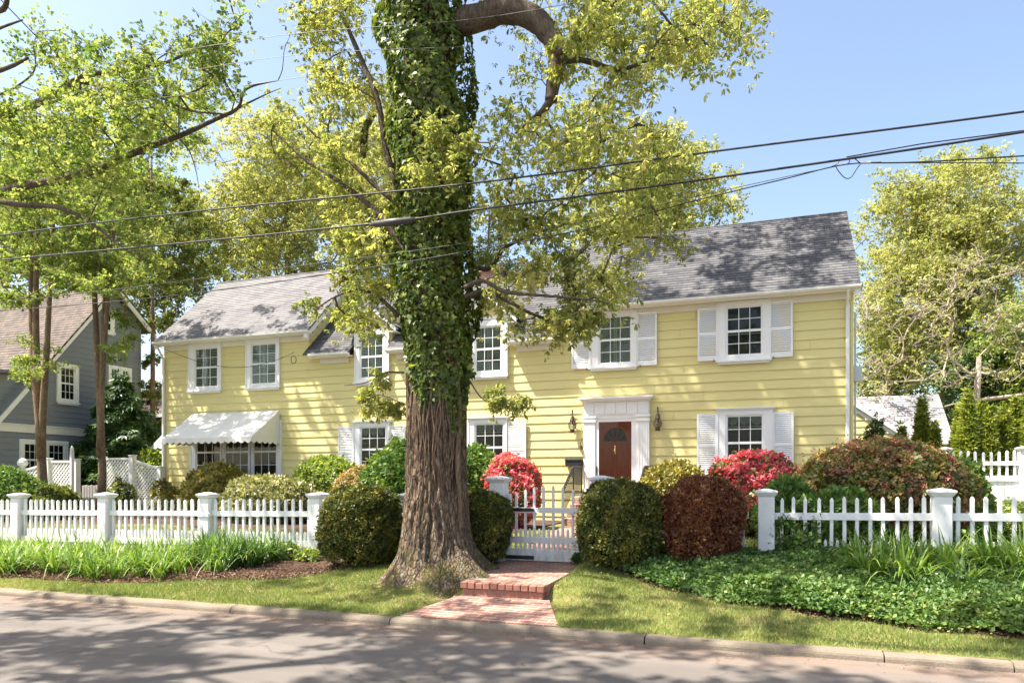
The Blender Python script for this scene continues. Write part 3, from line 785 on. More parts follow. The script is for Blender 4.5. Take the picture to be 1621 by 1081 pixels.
# front entrance
def entrance():
    b = MB(); y = HY
    x0, x1 = -4.89, -3.03; dx0, dx1 = -4.45, -3.53; zt = 3.24; fl = 1.14
    for a, c in ((x0, x0+.34), (x1-.34, x1)):            # fluted pilasters
        b.bbox(a, c, y-.12, y+.02, fl, 3.42, .008)
        b.box(a-.02, c+.02, y-.145, y-.002, fl, fl+.22); b.box(a-.02, c+.02, y-.15, y-.002, 3.24, 3.30); b.box(a-.03, c+.03, y-.16, y-.003, 3.36, 3.42)
        for k in range(4):
            xx = a + .05 + k*.072; b.box(xx, xx+.022, y-.128, y-.118, fl+.26, 3.2)
    b.box(x0+.001, x1-.001, y-.118, y+.02, 3.42, 3.80)
    for k in range(6):                                   # frieze boards
        xx = x0+.02 + k*(x1-x0-.04)/6; b.bbox(xx+.006, xx+(x1-x0-.04)/6-.006, y-.136, y-.117, 3.46, 3.79, .005)
    b.box(x0-.04, x1+.04, y-.19, y, 3.80, 3.84); b.box(x0-.08, x1+.08, y-.25, y-.001, 3.84, 3.88); b.box(x0-.11, x1+.11, y-.29, y-.002, 3.88, 3.93)
    b.box(x0+.34, x1-.34, y-.105, y+.02, 3.33, 3.421)
    s = b.build("door_surround", m_white, house)
    b = MB()
    for a, c in ((x0+.341, dx0), (dx1, x1-.341)): b.bbox(a, c, y-.09, y+.02, fl, 3.33)
    b.box(dx0, dx1, y-.088, y+.02, zt, 3.33)
    b.build("door_frame", m_white, s)
    b = MB(); b.box(dx0, dx1, y-.0462, y+.02, fl, zt)     # door slab and its raised stiles
    st = .1; w = dx1-dx0; zs = [fl+.02, fl+.16, fl+.92, fl+1.06, fl+1.42, fl+1.5, zt]
    b.bbox(dx0+.001, dx0+st, y-.06, y-.046, fl, zt); b.bbox(dx1-st, dx1-.001, y-.06, y-.046, fl, zt)
    b.bbox(dx0+w/2-.05, dx0+w/2+.05, y-.059, y-.046, fl, fl+1.46)
    for z0, z1 in ((fl, fl+.18), (fl+.86, fl+1.0), (fl+1.4, fl+1.52), (zt-.09, zt)): b.box(dx0+st, dx1-st, y-.0585, y-.046, z0, z1)
    for q0, q1 in ((dx0+st+.03, dx0+w/2-.08), (dx0+w/2+.08, dx1-st-.03)):
        for z0, z1 in ((fl+.22, fl+.82), (fl+1.04, fl+1.36)): b.bbox(q0, q1, y-.056, y-.046, z0, z1, .008)
    d = b.build("door", m_door, house)
    b = MB(); xc = (dx0+dx1)/2; zc = fl+1.55; r = w/2-.12      # fan light
    P = [(xc+r*math.cos(t), y-.049, zc+r*1.15*math.sin(t)) for t in np.linspace(0, math.pi, 17)]
    b.extrude(P[::-1], (0, .004, 0)); b.build("fan_light", m_dark, d)
    b = MB()
    for t in np.linspace(0, math.pi, 6): b.tube([(xc+.05*math.cos(t), y-.054, zc+.05*math.sin(t)), (xc+r*math.cos(t), y-.054, zc+1.15*r*math.sin(t))], .008, 4)
    b.tube([(xc+r*math.cos(t), y-.054, zc+r*1.15*math.sin(t)) for t in np.linspace(0, math.pi, 17)], .014, 5)
    b.build("fan_light_bar", m_door, d)
    b = MB(); b.bbox(xc-.02, xc+.02, y-.075, y-.06, fl+1.2, fl+1.38, .006); b.tube([(xc, y-.08, fl+1.36), (xc-.02, y-.1, fl+1.28), (xc, y-.085, fl+1.2)], .011, 6)
    b.lathe((xc, y-.07, fl+1.385), [(.004, 0), (.02, .015), (.004, .04)], 8); b.build("knocker", m_brass, d)
    b = MB(); b.box(dx0+.005, dx1-.005, y-.074, y-.071, fl+.04, zt-.01); b.build("storm_pane", m_glass, d)
    b = MB(); b.bbox(dx0-.075, dx0-.04, y-.102, y-.091, fl+.6, fl+.86, .004)
    b.tube([(dx0-.058, y-.1, fl+.83), (dx0-.058, y-.14, fl+.8), (dx0-.058, y-.14, fl+.68), (dx0-.058, y-.1, fl+.65)], .009, 6)
    b.build("handle", m_iron, d)
entrance()

stoop = thing("brick_stoop", "red brick entrance stoop with four steps below the front door", "steps", (-3.95, 18.6, .4))
b = MB(); n = 4
for i in range(n): b.bbox(-4.95+.0, -2.97, 18.85-.3*(n-i-1)+.3*0, HY-.04, .3, 1.14-.175*(n-i-1) - .002*(n-i), .012) if i == n-1 else b.bbox(-4.95+.002*i, -2.97-.002*i, 18.85-.3*(n-i-1), 18.85-.3*(n-i-2)-.001, .3, 1.14-.175*(n-i-1), .012)
b.build("steps", brickM("stoop_brick", 0, True, 1.15), stoop)
def railing(x, label):
    t = thing("iron_railing", label, "railing", (x, 18.9, 1.14), "black iron railings of the stoop")
    b = MB()
    path = [(x, HY-.14, 1.97), (x, 18.95, 1.97), (x, 18.75, 1.9), (x, 18.0, 1.46), (x, 17.9, 1.34)]
    b.tube(path, .024, 6); b.tube([(p[0], p[1], p[2]-.1) for p in path[:4]], .012, 5)
    b.build("handrail", m_iron, t)
    b = MB()
    for yy in (HY-.16, 18.92, 17.92): b.tube([(x, yy, .5), (x, yy, 1.95 if yy > 18.5 else 1.36)], .02, 5)
    b.build("rail_post", m_iron, t)
    b = MB()
    for k in range(19):
        yy = HY-.25 - k*.1
        if yy > 18.8: za, zb = 1.16, 1.96
        else: zb = 1.93-(18.8-yy)*.58; za = zb-.72
        if yy > 17.95: b.tube([(x, yy, za), (x, yy, zb)], .011, 4)
    b.build("baluster", m_iron, t)
railing(-4.93, "black iron railing on the mailbox side of the front door")
railing(-3.0, "black iron railing on the far side of the front door, half behind the yellow-green shrub")

def lantern(x, label):
    z = 3.0; y = HY-.16
    t = thing("wall_lantern", label, "lantern", (x, HY-.03, z), "onion lanterns beside the front door")
    b = MB(); b.lathe((x, y, z), [(.055, -.05), (.07, -.04), (.062, .03), (.05, .05)], 10); b.lathe((x, y, z+.26), [(.06, 0), (.075, .03), (.05, .1), (.03, .16), (.012, .19)], 10)
    b.build("lantern_body", m_bronze, t)
    b = MB()
    for k in range(8):
        a = math.pi*k/4; b.tube([(x+math.cos(a)*r, y+math.sin(a)*r, z+h) for r, h in ((.055,.02),(.105,.08),(.12,.15),(.1,.22),(.06,.28))], .005, 4)
    for h, r in ((.1,.112),(.15,.122),(.2,.112)): b.tube([(x+math.cos(a)*r, y+math.sin(a)*r, z+h) for a in np.linspace(0, 2*math.pi, 15)], .004, 4, False)
    b.build("cage", m_bronze, t)
    b = MB(); b.lathe((x, y, z), [(.05,.05),(.085,.1),(.09,.16),(.06,.25)], 10); b.build("globe", m_glass, t)
    b = MB(); b.tube([(x, HY-.03, z+.33), (x, HY-.06, z+.5), (x, HY-.1, z+.62), (x, y+.0, z+.6), (x, y, z+.45)], .011, 6)
    b.box(x-.035, x+.035, HY-.05, HY-.03, z+.2, z+.42); b.build("bracket", m_bronze, t)
lantern(-5.21, "dark onion lantern above the mailbox, beside the front door")
lantern(-2.80, "dark onion lantern on the window side of the front door")
t = thing("mailbox", "black wall mailbox mounted beside the front door", "mailbox", (-5.17, HY-.04, 2.0))
b = MB(); b.bbox(-5.42, -4.93, HY-.16, HY-.03, 2.01, 2.19, .012); b.build("box", m_iron, t)
b = MB(); b.hexa([(-5.43,HY-.18,2.17),(-4.92,HY-.18,2.17),(-4.92,HY-.03,2.21),(-5.43,HY-.03,2.21),(-5.43,HY-.18,2.19),(-4.92,HY-.18,2.19),(-4.92,HY-.03,2.24),(-5.43,HY-.03,2.24)]); b.build("lid", m_iron, t)
t = thing("door_bell", "small bronze hanging bell on a bracket above the mailbox", "bell", (-4.98, HY-.1, 2.5))
b = MB(); b.lathe((-4.98, HY-.13, 2.48), [(.075,0),(.06,.04),(.04,.1),(.015,.13)], 10); b.build("bell", m_bronze, t)
b = MB(); b.tube([(-4.93, HY-.03, 2.8), (-4.94, HY-.12, 2.78), (-4.98, HY-.13, 2.6)], .009, 5); b.build("bracket", m_bronze, t)
t = thing("electric_meter", "pale grey meter box on the end corner of the yellow house", "meter box", (2.2, 20.3, 4.3))
b = MB(); b.bbox(2.09, 2.3, 20.1, 20.4, 4.12, 4.5, .02); b.build("box", m_meter, t)
b = MB(); b.tube([(2.15, 20.25, 4.5), (2.15, 20.25, 5.9)], .025, 6); b.tube([(2.15, 20.25, 4.13), (2.15, 20.25, .6)], .025, 6); b.build("conduit", m_meter, t)

def awning(label, O, ud, nrm, w, zt, zf, pr):
    """sloped canvas with closed ends and a scalloped valance; O wall corner, ud along wall, nrm outward"""
    O = Vector((*O, 0)); ud = Vector((*ud, 0)); nr = Vector((*nrm, 0))
    def p(u, d, z): return O + ud*u + nr*d + Vector((0, 0, z))
    t = thing("awning", label, "awning", O + Vector((0, 0, zf)))
    n, k = 40, 10
    V = []; 
    for j in range(k+1):
        for i in range(n+1):
            u = w*i/n; d = pr*j/k
            sag = -.025*math.sin(math.pi*j/k)*(1+.5*math.sin(i*.9)) - .008*abs(math.sin(math.pi*u/.62))
            V.append(p(u, d, zt + (zf-zt)*j/k + sag))
    F = [(j*(n+1)+i, j*(n+1)+i+1, (j+1)*(n+1)+i+1, (j+1)*(n+1)+i) for j in range(k) for i in range(n)]
    b = MB(); b.add(V, F)
    for u in (0, w):           # closed ends
        b.add([p(u, .01, zt), p(u, pr, zf), p(u, .01, zf-.0)], [(0, 1, 2)])
    b.build("canopy", m_awn, t)
    b = MB(); V = []; F = []
    def val(a, c, seg):
        n0 = len(V)
        for i in range(seg+1):
            q = a.lerp(c, i/seg); L = (c-a).length*i/seg
            V.append(q); V.append(q + Vector((0, 0, -.13-.07*abs(math.sin(math.pi*L/.26)))) + nr*.012*math.sin(L*9))
        F.extend([(n0+2*i, n0+2*i+2, n0+2*i+3, n0+2*i+1) for i in range(seg)])
    val(p(0, pr, zf), p(w, pr, zf), 100); val(p(0, .02, zf), p(0, pr, zf), 36); val(p(w, pr, zf), p(w, .02, zf), 36)
    b.add(V, F); b.build("valance", m_awn, t)
    b = MB(); b.tube([p(.02, .03, zf), p(.02, pr-.02, zf-.01), p(w-.02, pr-.02, zf-.01), p(w-.02, .03, zf)], .014, 6)
    b.build("awning_frame", m_meter, t)
awning("white canvas awning with scalloped edge over the triple front window", (-18.9, HY-.06), (1, 0), (0, -1), 3.64, 3.93, 2.98, 1.4)
awning("white canvas awning on the end wall, seen from its edge beyond the downspout", (XL-.06, 20.5), (0, 1), (-1, 0), 2.2, 3.75, 2.95, 1.0)

# ------------------------------------------------------------------ picket fences, gate, lattices
FY = 10.2
def fz(x): return .0115*(x + 7.5)
def post(parent, x, y, top, w=.105, cap=.145, hood=False):
    b = MB(); z0 = g(x, y) - .1
    b.bbox(x-w, x+w, y-w, y+w, z0, top-.1, .01)
    if hood: b.bbox(x-w-.02, x+w+.02, y-w-.02, y+w+.02, top-.42, top-.36, .008); 
    else: b.bbox(x-w-.006, x+w+.006, y-w-.006, y+w+.006, z0, z0+.24, .005)
    p = b.build("post", m_fence, parent)
    b = MB(); w2 = cap; zt = top-.1
    b.hexa([(x-w-.004,y-w-.004,zt),(x+w+.004,y-w-.004,zt),(x+w+.004,y+w+.004,zt),(x-w-.004,y+w+.004,zt),(x-w2,y-w2,zt+.05),(x+w2,y-w2,zt+.05),(x+w2,y+w2,zt+.05),(x-w2,y+w2,zt+.05)])
    b.hexa([(x-w2,y-w2,zt+.051),(x+w2,y-w2,zt+.051),(x+w2,y+w2,zt+.051),(x-w2,y+w2,zt+.051),(x-w2,y-w2,zt+.072),(x+w2,y-w2,zt+.072),(x+w2,y+w2,zt+.072),(x-w2,y+w2,zt+.072)])
    b.hexa([(x-w2,y-w2,zt+.073),(x+w2,y-w2,zt+.073),(x+w2,y+w2,zt+.073),(x-w2,y+w2,zt+.073),(x-.03,y-.03,zt+.105),(x+.03,y-.03,zt+.105),(x+.03,y+.03,zt+.105),(x-.03,y+.03,zt+.105)])
    b.build("post_cap", m_fence, p)
    return p
def picket(b, x, y, z0, z1, w=.021):
    n0 = len(b.v); picket0(b, x, y, z0, z1, w); s = random.gauss(0, .006)*(2.2 if random.random() < .06 else 1)
    b.v[n0:] = [(vx + (vz-z0)*s, vy + (vz-z0)*s*.3, vz) for vx, vy, vz in b.v[n0:]]
def picket0(b, x, y, z0, z1, w=.021):
    b.box(x-w, x+w, y-w, y+w, z0, z1-.03)
    b.hexa([(x-w,y-w,z1-.03),(x+w,y-w,z1-.03),(x+w,y+w,z1-.03),(x-w,y+w,z1-.03),(x-w*.25,y-w*.7,z1),(x+w*.25,y-w*.7,z1),(x+w*.25,y+w*.7,z1),(x-w*.25,y+w*.7,z1)])
def bay(parent, x0, x1, y, pitch=.1524):
    """one bay between posts: tall and short pickets through three rails"""
    n = max(2, round((x1-x0)/pitch)); pt = (x1-x0)/n
    b = MB()
    for i in range(n):
        x = x0 + (i+.5)*pt; j = rng.normal(0, .004)
        picket(b, x + j, y + rng.normal(0, .002), .31+fz(x), 1.285+fz(x)+rng.normal(0, .006))
        if i < n-1: picket(b, x+pt/2 + rng.normal(0, .003), y, .31+fz(x), .735+fz(x)+rng.normal(0, .005), .018)
    pk = b.build("pickets", m_fence, parent)
    def rail(z, h, d):
        b = MB()
        za, zb = z+fz(x0), z+fz(x1)
        b.hexa([(x0,y-d,za-h),(x1,y-d,zb-h),(x1,y+d,zb-h),(x0,y+d,za-h),(x0,y-d,za+h),(x1,y-d,zb+h),(x1,y+d,zb+h),(x0,y+d,za+h)])
        b.build("rail", m_fence, parent)
    rail(1.035, .046, .034); rail(.527, .05, .034); rail(.315, .028, .03)
def fence(label, xs, y, tops, hoods=(), posts=None, group=None):
    t = thing("picket_fence", label, "fence", (xs[0], y, g(xs[0], y)), group)
    for i, x in enumerate(xs):
        if posts is None or posts[i]: post(t, x, y, tops[i], hood=i in hoods)
    for a, c in zip(xs[:-1], xs[1:]): bay(t, a+.107, c-.107, y)
    return t
xp = [W(p, 780, FY).x for p in (30, 168, 329, 503)]
fence("white picket fence behind the daylilies, left of the ivy-clad oak", [xp[0]-3.6, xp[0]-1.85] + xp, FY, [1.33,1.33,1.345,1.365,1.385,1.40], (4,))
fence("short white picket run hidden behind the clipped yews by the oak", [xp[3]+.11, -5.4, -3.93], FY+.12, [1.4]*3, posts=[0,1,0])
xr = [W(p, 780, FY).x for p in (1213, 1490)]
fence("short dark-looking white picket run behind the copper shrub", [-2.13, xr[0]-.12], FY+.25, [1.5]*2, posts=[0,0])
fence("white picket fence rising from the green ground cover, right of the copper shrub", xr + [xr[1]+2.3, xr[1]+4.6], FY, [1.485,1.50,1.53,1.55])
for x, lab in ((-3.82, "white capped gate post on the oak side of the garden gate"), (-2.24, "white capped gate post rising behind the clipped yew")):
    t = thing("gate_post", lab, "post", (x, FY, g(x, FY)), "posts of the garden gate")
    post(t, x, FY, 1.665, .115, .16)
t = thing("garden_gate", "white picket garden gate with arched top and black strap hinges", "gate", (-3.0, FY, .4))
gx0, gx1, gy = -3.685, -2.37, FY-.03
b = MB(); b.bbox(gx0, gx0+.075, gy-.03, gy+.03, .415, 1.40, .01); b.bbox(gx1-.075, gx1, gy-.03, gy+.03, .415, 1.40, .01); b.build("gate_stile", m_fence, t)
b = MB(); n = 8; pt = (gx1-gx0-.15)/n
for i in range(n):
    x = gx0+.075+(i+.5)*pt; arch = .15*math.sin(math.pi*(i+.7)/(n+.4))
    picket(b, x, gy, .56, 1.375+arch, .017)
    if i < n-1: picket(b, x+pt/2, gy, .56, .885, .016)
b.build("pickets", m_fence, t)
b = MB()
for z, h in ((1.155, .04), (.715, .045), (.495, .085)): b.bbox(gx0+.076, gx1-.076, gy-.028, gy+.028, z-h, z+h, .006)
b.build("gate_rail", m_fence, t)
for z in (1.165, .455):
    b = MB(); b.bbox(gx0-.02, gx0+.44, gy-.046, gy-.031, z-.028, z+.028, .006)
    for q in (.05, .2, .36): b.lathe((gx0+q, gy-.049, z), [(.009, -.006), (.009, .006)], 6)
    b.build("strap_hinge", m_hinge, t)

def lattice(label, x0, x1, xm, y, top, low, flip, tall=None):
    """two lattice panels, one with a dipping top, on three posts"""
    t = thing("lattice_fence", label, "fence", (x0, y, .4))
    z0 = .42
    for x, zt in ((x0, top if flip else low), (xm, top+.04), (x1, low if flip else top)):
        b = MB(); b.bbox(x-.09, x+.09, y-.09, y+.09, .3, zt+.06, .01); b.bbox(x-.11, x+.11, y-.11, y+.11, zt+.061, zt+.09, .008)
        p = b.build("post", m_white2, t)
        if x == x0 and not flip:
            b = MB(); b.lathe((x, y, zt+.08), [(.05,0),(.06,.03),(.15,.11),(.17,.2),(.13,.3),(.04,.35)], 12); b.build("post_ball", m_white2, p)
    def top_at(x):
        if (x >= xm) == (not flip): return top
        k = abs(x-xm)/abs((x0 if not flip else x1)-xm)
        return top - (top-low)*(k**.7 if True else k)
    for a, c in ((x0+.09, xm-.09), (xm+.09, x1-.09)):
        b = MB(); sp = .145; m = 12
        for s in (1, -1):
            lo, hi = z0, top
            u = a - (hi-lo)
            while u < c + (hi-lo):
                pts = []
                prev = None
                for k in range(61):
                    x = u + (k/60)*(hi-lo); z = lo + (k/60)*(hi-lo) if s > 0 else hi - (k/60)*(hi-lo)
                    ok = a <= x <= c and z <= top_at(x)
                    if ok and prev is None: prev = (x, z)
                    if ok: last = (x, z)
                    if (not ok or k == 60) and prev is not None:
                        if abs(last[0]-prev[0]) > .02:
                            d = .016; yy = y - .012*s
                            b.hexa([(prev[0]-d,yy-.006,prev[1]+s*d),(prev[0]+d,yy-.006,prev[1]-s*d),(prev[0]+d,yy+.006,prev[1]-s*d),(prev[0]-d,yy+.006,prev[1]+s*d),
                                    (last[0]-d,yy-.006,last[1]+s*d),(last[0]+d,yy-.006,last[1]-s*d),(last[0]+d,yy+.006,last[1]-s*d),(last[0]-d,yy+.006,last[1]+s*d)])
                        prev = None
                u += sp
        b.build("lattice_panel", m_white2, t)
        b = MB()
        for i in range(m):
            xa, xb = a+(c-a)*i/m, a+(c-a)*(i+1)/m; za, zb = top_at(xa+.001), top_at(xb-.001)
            b.hexa([(xa,y-.04,za-.03),(xb,y-.04,zb-.03),(xb,y+.04,zb-.03),(xa,y+.04,za-.03),(xa,y-.045,za+.04),(xb,y-.045,zb+.04),(xb,y+.045,zb+.04),(xa,y+.045,za+.04)])
        b.build("lattice_rail", m_white2, t)
        b = MB(); b.box(a, c, y-.035, y+.035, z0-.02, z0+.06); b.build("lattice_rail", m_white2, t)
    if tall:
        b = MB(); b.bbox(tall-.05, tall+.05, y-.35, y-.25, .3, 2.55, .01); b.lathe((tall, y-.3, 2.55), [(.06,0),(.05,.1),(.012,.18)], 8); b.build("gate_edge", m_white2, t)
lattice("white lattice fence with ball-topped post, in front of the blue-grey house", W(36,700,17.6).x, W(121,700,17.6).x, W(77,700,17.6).x, 17.6, 2.22, 1.92, False, W(127,700,17.6).x)
lattice("white lattice fence dipping down to the corner of the yellow house", W(163,700,19.4).x, W(254,700,19.4).x, W(210,700,19.4).x, 19.4, 2.36, 2.0, True)
t = thing("wooden_gate", "low grey board gate between the two lattice fences", "gate", (W(143,780,18).x, 18, .4))
b = MB(); xa, xb = W(130,780,18).x, W(160,780,18).x
for k in range(7): b.bbox(xa+(xb-xa)*k/7+.008, xa+(xb-xa)*(k+1)/7-.004, 17.98, 18.02, .45, 1.42+.02*(k%2), .006)
b.build("boards", M("grey_boards", (.36,.34,.33), .8, .15, 4), t)
b = MB(); b.box(xa, xb, 18.021, 18.06, .6, .7); b.box(xa, xb, 18.021, 18.06, 1.2, 1.3); b.build("rail", m_white2, t)

# white board fence on the far right
t = thing("board_fence", "tall white board fence with an open picket top, before the arborvitae row", "fence", (4.6, 18.5, .4))
wy = 18.5; w0 = W(1478, 760, wy).x; w1 = w0 + 8
posts = [W(p, 760, wy).x for p in (1495, 1621)]; posts += [2*posts[1]-posts[0], 3*posts[1]-2*posts[0]]
for x in posts: post(t, x, wy, 2.34, .1, .14)
for a, c in zip(posts[:-1], posts[1:]):
    b = MB(); n = int((c-a)/.155)
    for i in range(n): x = a+.1+(c-a-.2)*(i+.5)/n; picket(b, x, wy, 1.65, 2.24+.02*math.sin(i), .024)
    b.build("pickets", m_white, t)
    b = MB(); b.box(a+.1, c-.1, wy-.04, wy+.04, 1.93, 2.02); b.bbox(a+.1, c-.1, wy-.045, wy+.045, 1.58, 1.7, .008); b.build("rail", m_white, t)
    b = MB(); n = int((c-a)/.14)
    for i in range(n): xx = a+.1+(c-a-.2)*i/n; b.bbox(xx+.002, xx+(c-a-.2)/n-.002, wy-.02, wy+.02, .48, 1.578, .004)
    b.build("board_panel", m_white, t)
b = MB(); n = 8
for i in range(n): x = w0 - 1.2 + 1.2*(i+.5)/n; picket(b, x, wy, 1.1, 2.24, .024)
b.box(w0-1.3, posts[0], wy-.04, wy+.04, 1.93, 2.02); b.build("pickets", m_white, t)

# ------------------------------------------------------------------ neighbours: blue-grey house, garage
GX = -25.8
def xwin(parent, y0, y1, z0, z1, s, cols=3, rows=2, XW=GX):
    w = window(y0, y1, z0, z1, y0+s, y1-s, z0+s, z1-s, 'dark', rows, True, parent=parent, cols=cols, y=0.0)
    mt = Matrix.Translation((XW, 0, 0)) @ Matrix.Rotation(R(90), 4, 'Z')
    w.data.transform(mt)
    for c in bpy.data.objects:
        if c.parent == w: c.data.transform(mt)
gh = thing("blue_grey_house", "blue-grey clapboard house with brown shingle roofs behind the slender trees", "house", (GX-4, 20, .4))
YP, ZP = 22.6, 9.6
def ghs(z):
    return (max(15.0 if z < 5.6 else 0, YP-(ZP-z)/1.22 if z > 5.6 else 15.0), min(24.1, YP+(ZP-z)/.8))
boards("wall", 0, 0, .3, 9.4, m_grey, gh, (GX, 0), (0, 1), (1, 0), ghs, .22)
boards("wall", -12, 0, .3, 5.6, m_grey, gh, (GX, 15.0), (1, 0), (0, -1), None, .22)
boards("wall", -12, 0, .3, 8.0, m_grey, gh, (GX, 24.1), (1, 0), (0, 1), None, .22)
b = MB(); b.box(GX-12, GX-.1, 15.1, 24, .2, 5.5); b.build("core_wall", m_dark, gh)
def slope(name, x0, x1, ya, za, yb, zb, m, parent, exp=.16):
    b = MB(); L = math.hypot(yb-ya, zb-za); n = int(L/exp); dy, dz = (yb-ya)/L, (zb-za)/L; s = 1 if dy > 0 else -1
    for i in range(n+1):
        a, c = i*exp, min((i+1)*exp, L)
        if c-a < .02: continue
        q = [(ya+dy*q_-dz*h*s, za+dz*q_+abs(dy)*h) for q_, h in ((a-.01,-.05),(a-.01,.02),(c,.004),(c,-.05))]
        b.extrude([(x0, y, z) for y, z in q], (x1-x0, 0, 0))
    return b.build(name, m, parent)
slope("roof", GX-12, GX+.42, 19.2, ZP+.12-1.22*(YP-19.2), YP, ZP+.12, m_browncedar, gh)
slope("roof", GX-12, GX+.42, 24.6, ZP+.12-.8*2.0, YP, ZP+.12, m_browncedar, gh)
slope("roof", GX-12, GX+.3, 15.2, 5.0, 19.2, 5.6, m_browncedar, gh)
b = MB()
for ya, za, yb, zb in ((16.8, 2.55, YP+.02, ZP+.06), (24.66, ZP-.02-.8*2.06, YP-.02, ZP+.06)):
    P = [(ya, za-.15), (ya, za+.06), (yb, zb+.04), (yb, zb-.2)]
    b.extrude([(GX+.34, y, z) for y, z in P], (.07, 0, 0))
b.build("rake_board", m_white2, gh)
b = MB(); b.box(GX-12, GX+.33, 19.1, 19.16, 5.42, 5.6); b.box(GX-12, GX+.3, 15.1, 15.2, 4.8, 5.0); b.build("fascia", m_white2, gh)
b = MB(); b.box(GX+.031, GX+.07, 15.0, 22.6, 3.36, 3.62); b.box(GX+.031, GX+.12, 15.0, 22.6, 3.62, 3.66); b.build("band_board", m_white2, gh)
b = MB(); b.box(GX-.02, GX+.05, 24.06, 24.16, .3, 8.2); b.build("corner_board", m_grey, gh)
xwin(gh, 20.2, 21.1, 4.6, 6.15, .13); xwin(gh, 22.5, 23.05, 4.5, 6.4, .1, 2, 2); xwin(gh, 23.06, 23.62, 4.5, 6.4, .1, 2, 2)
xwin(gh, 18.75, 19.7, 1.6, 3.12, .13); xwin(gh, 19.71, 20.65, 1.6, 3.12, .13)
xwin(gh, 22.2, 22.75, 7.7, 8.6, .09, 2, 1)
wing = thing("shingle_roofed_wing", "low building with a brown shingle roof, seen between the blue-grey and the yellow house", "house", (-24, 29, .4))
slope("roof", -30, -20.6, 26.6, 4.75, 31, 7.6, m_browncedar, wing); slope("roof", -30, -20.6, 35.4, 4.75, 31, 7.6, m_browncedar, wing)
boards("wall", -30, -20.9, .3, 4.9, m_grey, wing, (0, 27), (1, 0), (0, -1), None, .22)
b = MB(); b.box(-30, -20.9, 27.1, 35, .2, 4.9); b.build("core_wall", m_grey, wing)
b = MB(); b.box(-30, -20.6, 26.5, 26.58, 4.6, 4.8); b.build("fascia", m_white2, wing)
window(-25.6, -24.6, 2.6, 4.3, -25.48, -24.72, 2.72, 4.18, 'dark', parent=wing, y=27.0)

gr = thing("garage", "low yellow garage with a pale shingle roof beyond the corner of the house", "garage", (4.2, 30, .4))
slope("roof", 1.2, 6.15, 28.6, 3.0, 31, 4.85, m_garroof, gr); slope("roof", 1.2, 6.15, 33.4, 3.0, 31, 4.85, m_garroof, gr)
boards("wall", 1.4, 5.95, .3, 3.1, m_yellow, gr, (0, 28.9), (1, 0), (0, -1), None)
boards("wall", 0, 4.2, .3, 4.7, m_yellow, gr, (5.95, 28.9), (0, 1), (1, 0), lambda z: (max(0, (z-3.1)/.77), min(4.2, 4.2-(z-3.1)/.77)))
b = MB(); P = [(2.3, 27.98, 4.72), (4.75, 27.98, 2.95), (4.6, 27.98, 2.85), (2.3, 27.98, 4.5)]
b.extrude(P, (0, .06, 0)); b.extrude([(2.3,27.9,4.75),(4.8,27.9,2.97),(4.76,27.9,2.9),(2.3,27.9,4.68)], (0, .9, 0))
b.box(5.96, 6.05, 28.5, 33.4, 2.85, 2.99); b.box(4.8, 6.15, 28.5, 28.58, 2.86, 3.02); b.build("rake_board", m_white2, gr)
boards("wall", .2, 4.55, .3, 4.6, m_yellow, gr, (0, 28.05), (1, 0), (0, -1), lambda z: (.2, 4.55 if z < 2.95 else 4.55-(z-2.95)*1.4))
window(3.3, 4.1, 1.3, 2.6, 3.4, 4.0, 1.4, 2.5, 'dark', parent=gr, y=28.05)

t = thing("patio_umbrella", "folded-down dark green patio umbrella top showing above the large azalea", "umbrella", (W(1425,700,20.5).x, 20.5, .4))
c = W(1425, 689, 20.5)
b = MB(); V = [c]; k = 16
for j, (r, dz) in enumerate(((.1,-.05),(.26,-.2),(.52,-.45))):
    V += [c + Vector((r*(1 if i%2 else .9)*math.cos(2*math.pi*i/k), r*(1 if i%2 else .9)*math.sin(2*math.pi*i/k), dz-(.0 if i%2 else .03)*(j+1))) for i in range(k)]
F = [(0, 1+i, 1+(i+1)%k) for i in range(k)] + [(1+j*k+i, 1+(j+1)*k+i, 1+(j+1)*k+(i+1)%k, 1+j*k+(i+1)%k) for j in range(2) for i in range(k)]
b.add(V, F); b.build("canopy", m_green_canvas, t)
b = MB(); b.tube([(c.x, c.y, .4), (c.x, c.y, c.z+.06)], .022, 8); b.lathe((c.x, c.y, c.z+.02), [(.015,0),(.03,.03),(.006,.08)], 8); b.build("pole", m_twig, t)

# ------------------------------------------------------------------ overhead cables
def cable(name, label, pts, r, m, group=None, cat="cable", k=6):
    t = thing(name, label, cat, pts[len(pts)//2], group)
    # smooth curve through the points
    P = [Vector(p) for p in pts]; out = []
    for i in range(len(P)-1):
        p0, p1, p2, p3 = P[max(i-1,0)], P[i], P[i+1], P[min(i+2,len(P)-1)]
        n = 10
        for q in range(n + (i == len(P)-2)):
            u = q/n
            out.append(.5*((2*p1) + (p2-p0)*u + (2*p0-5*p1+4*p2-p3)*u*u + (3*p1-p0-3*p2+p3)*u**3))
    b = MB(); b.tube(out, r, k); b.build("strand", m, t, True)
    return t
CYY = 7.75
def wpx(L, Y): return [W(p, q, Y) for p, q in L]
ca = cable("utility_cable", "upper thick black utility cable crossing in front of the oak", wpx([(-400,430),(0,373),(300,336),(740,291),(1130,240),(1621,177),(2100,105)], CYY), .0105, m_wire, "utility cables along the street")
cb = cable("utility_cable", "lower thick black utility cable carrying the splice case", wpx([(-400,455),(0,412),(300,384),(620,351),(740,334),(1000,300),(1340,252),(1621,209),(2100,130)], CYY+.02), .0115, m_wire, "utility cables along the street")
b = MB(); b.tube(wpx([(1340,249),(1460,228),(1621,207),(2100,127)], CYY+.05), .006, 5); b.build("lashing_wire", m_wire, cb)
t = thing("splice_case", "dark cylindrical splice case on the lower cable in front of the ivy", "splice case", W(622, 351, CYY))
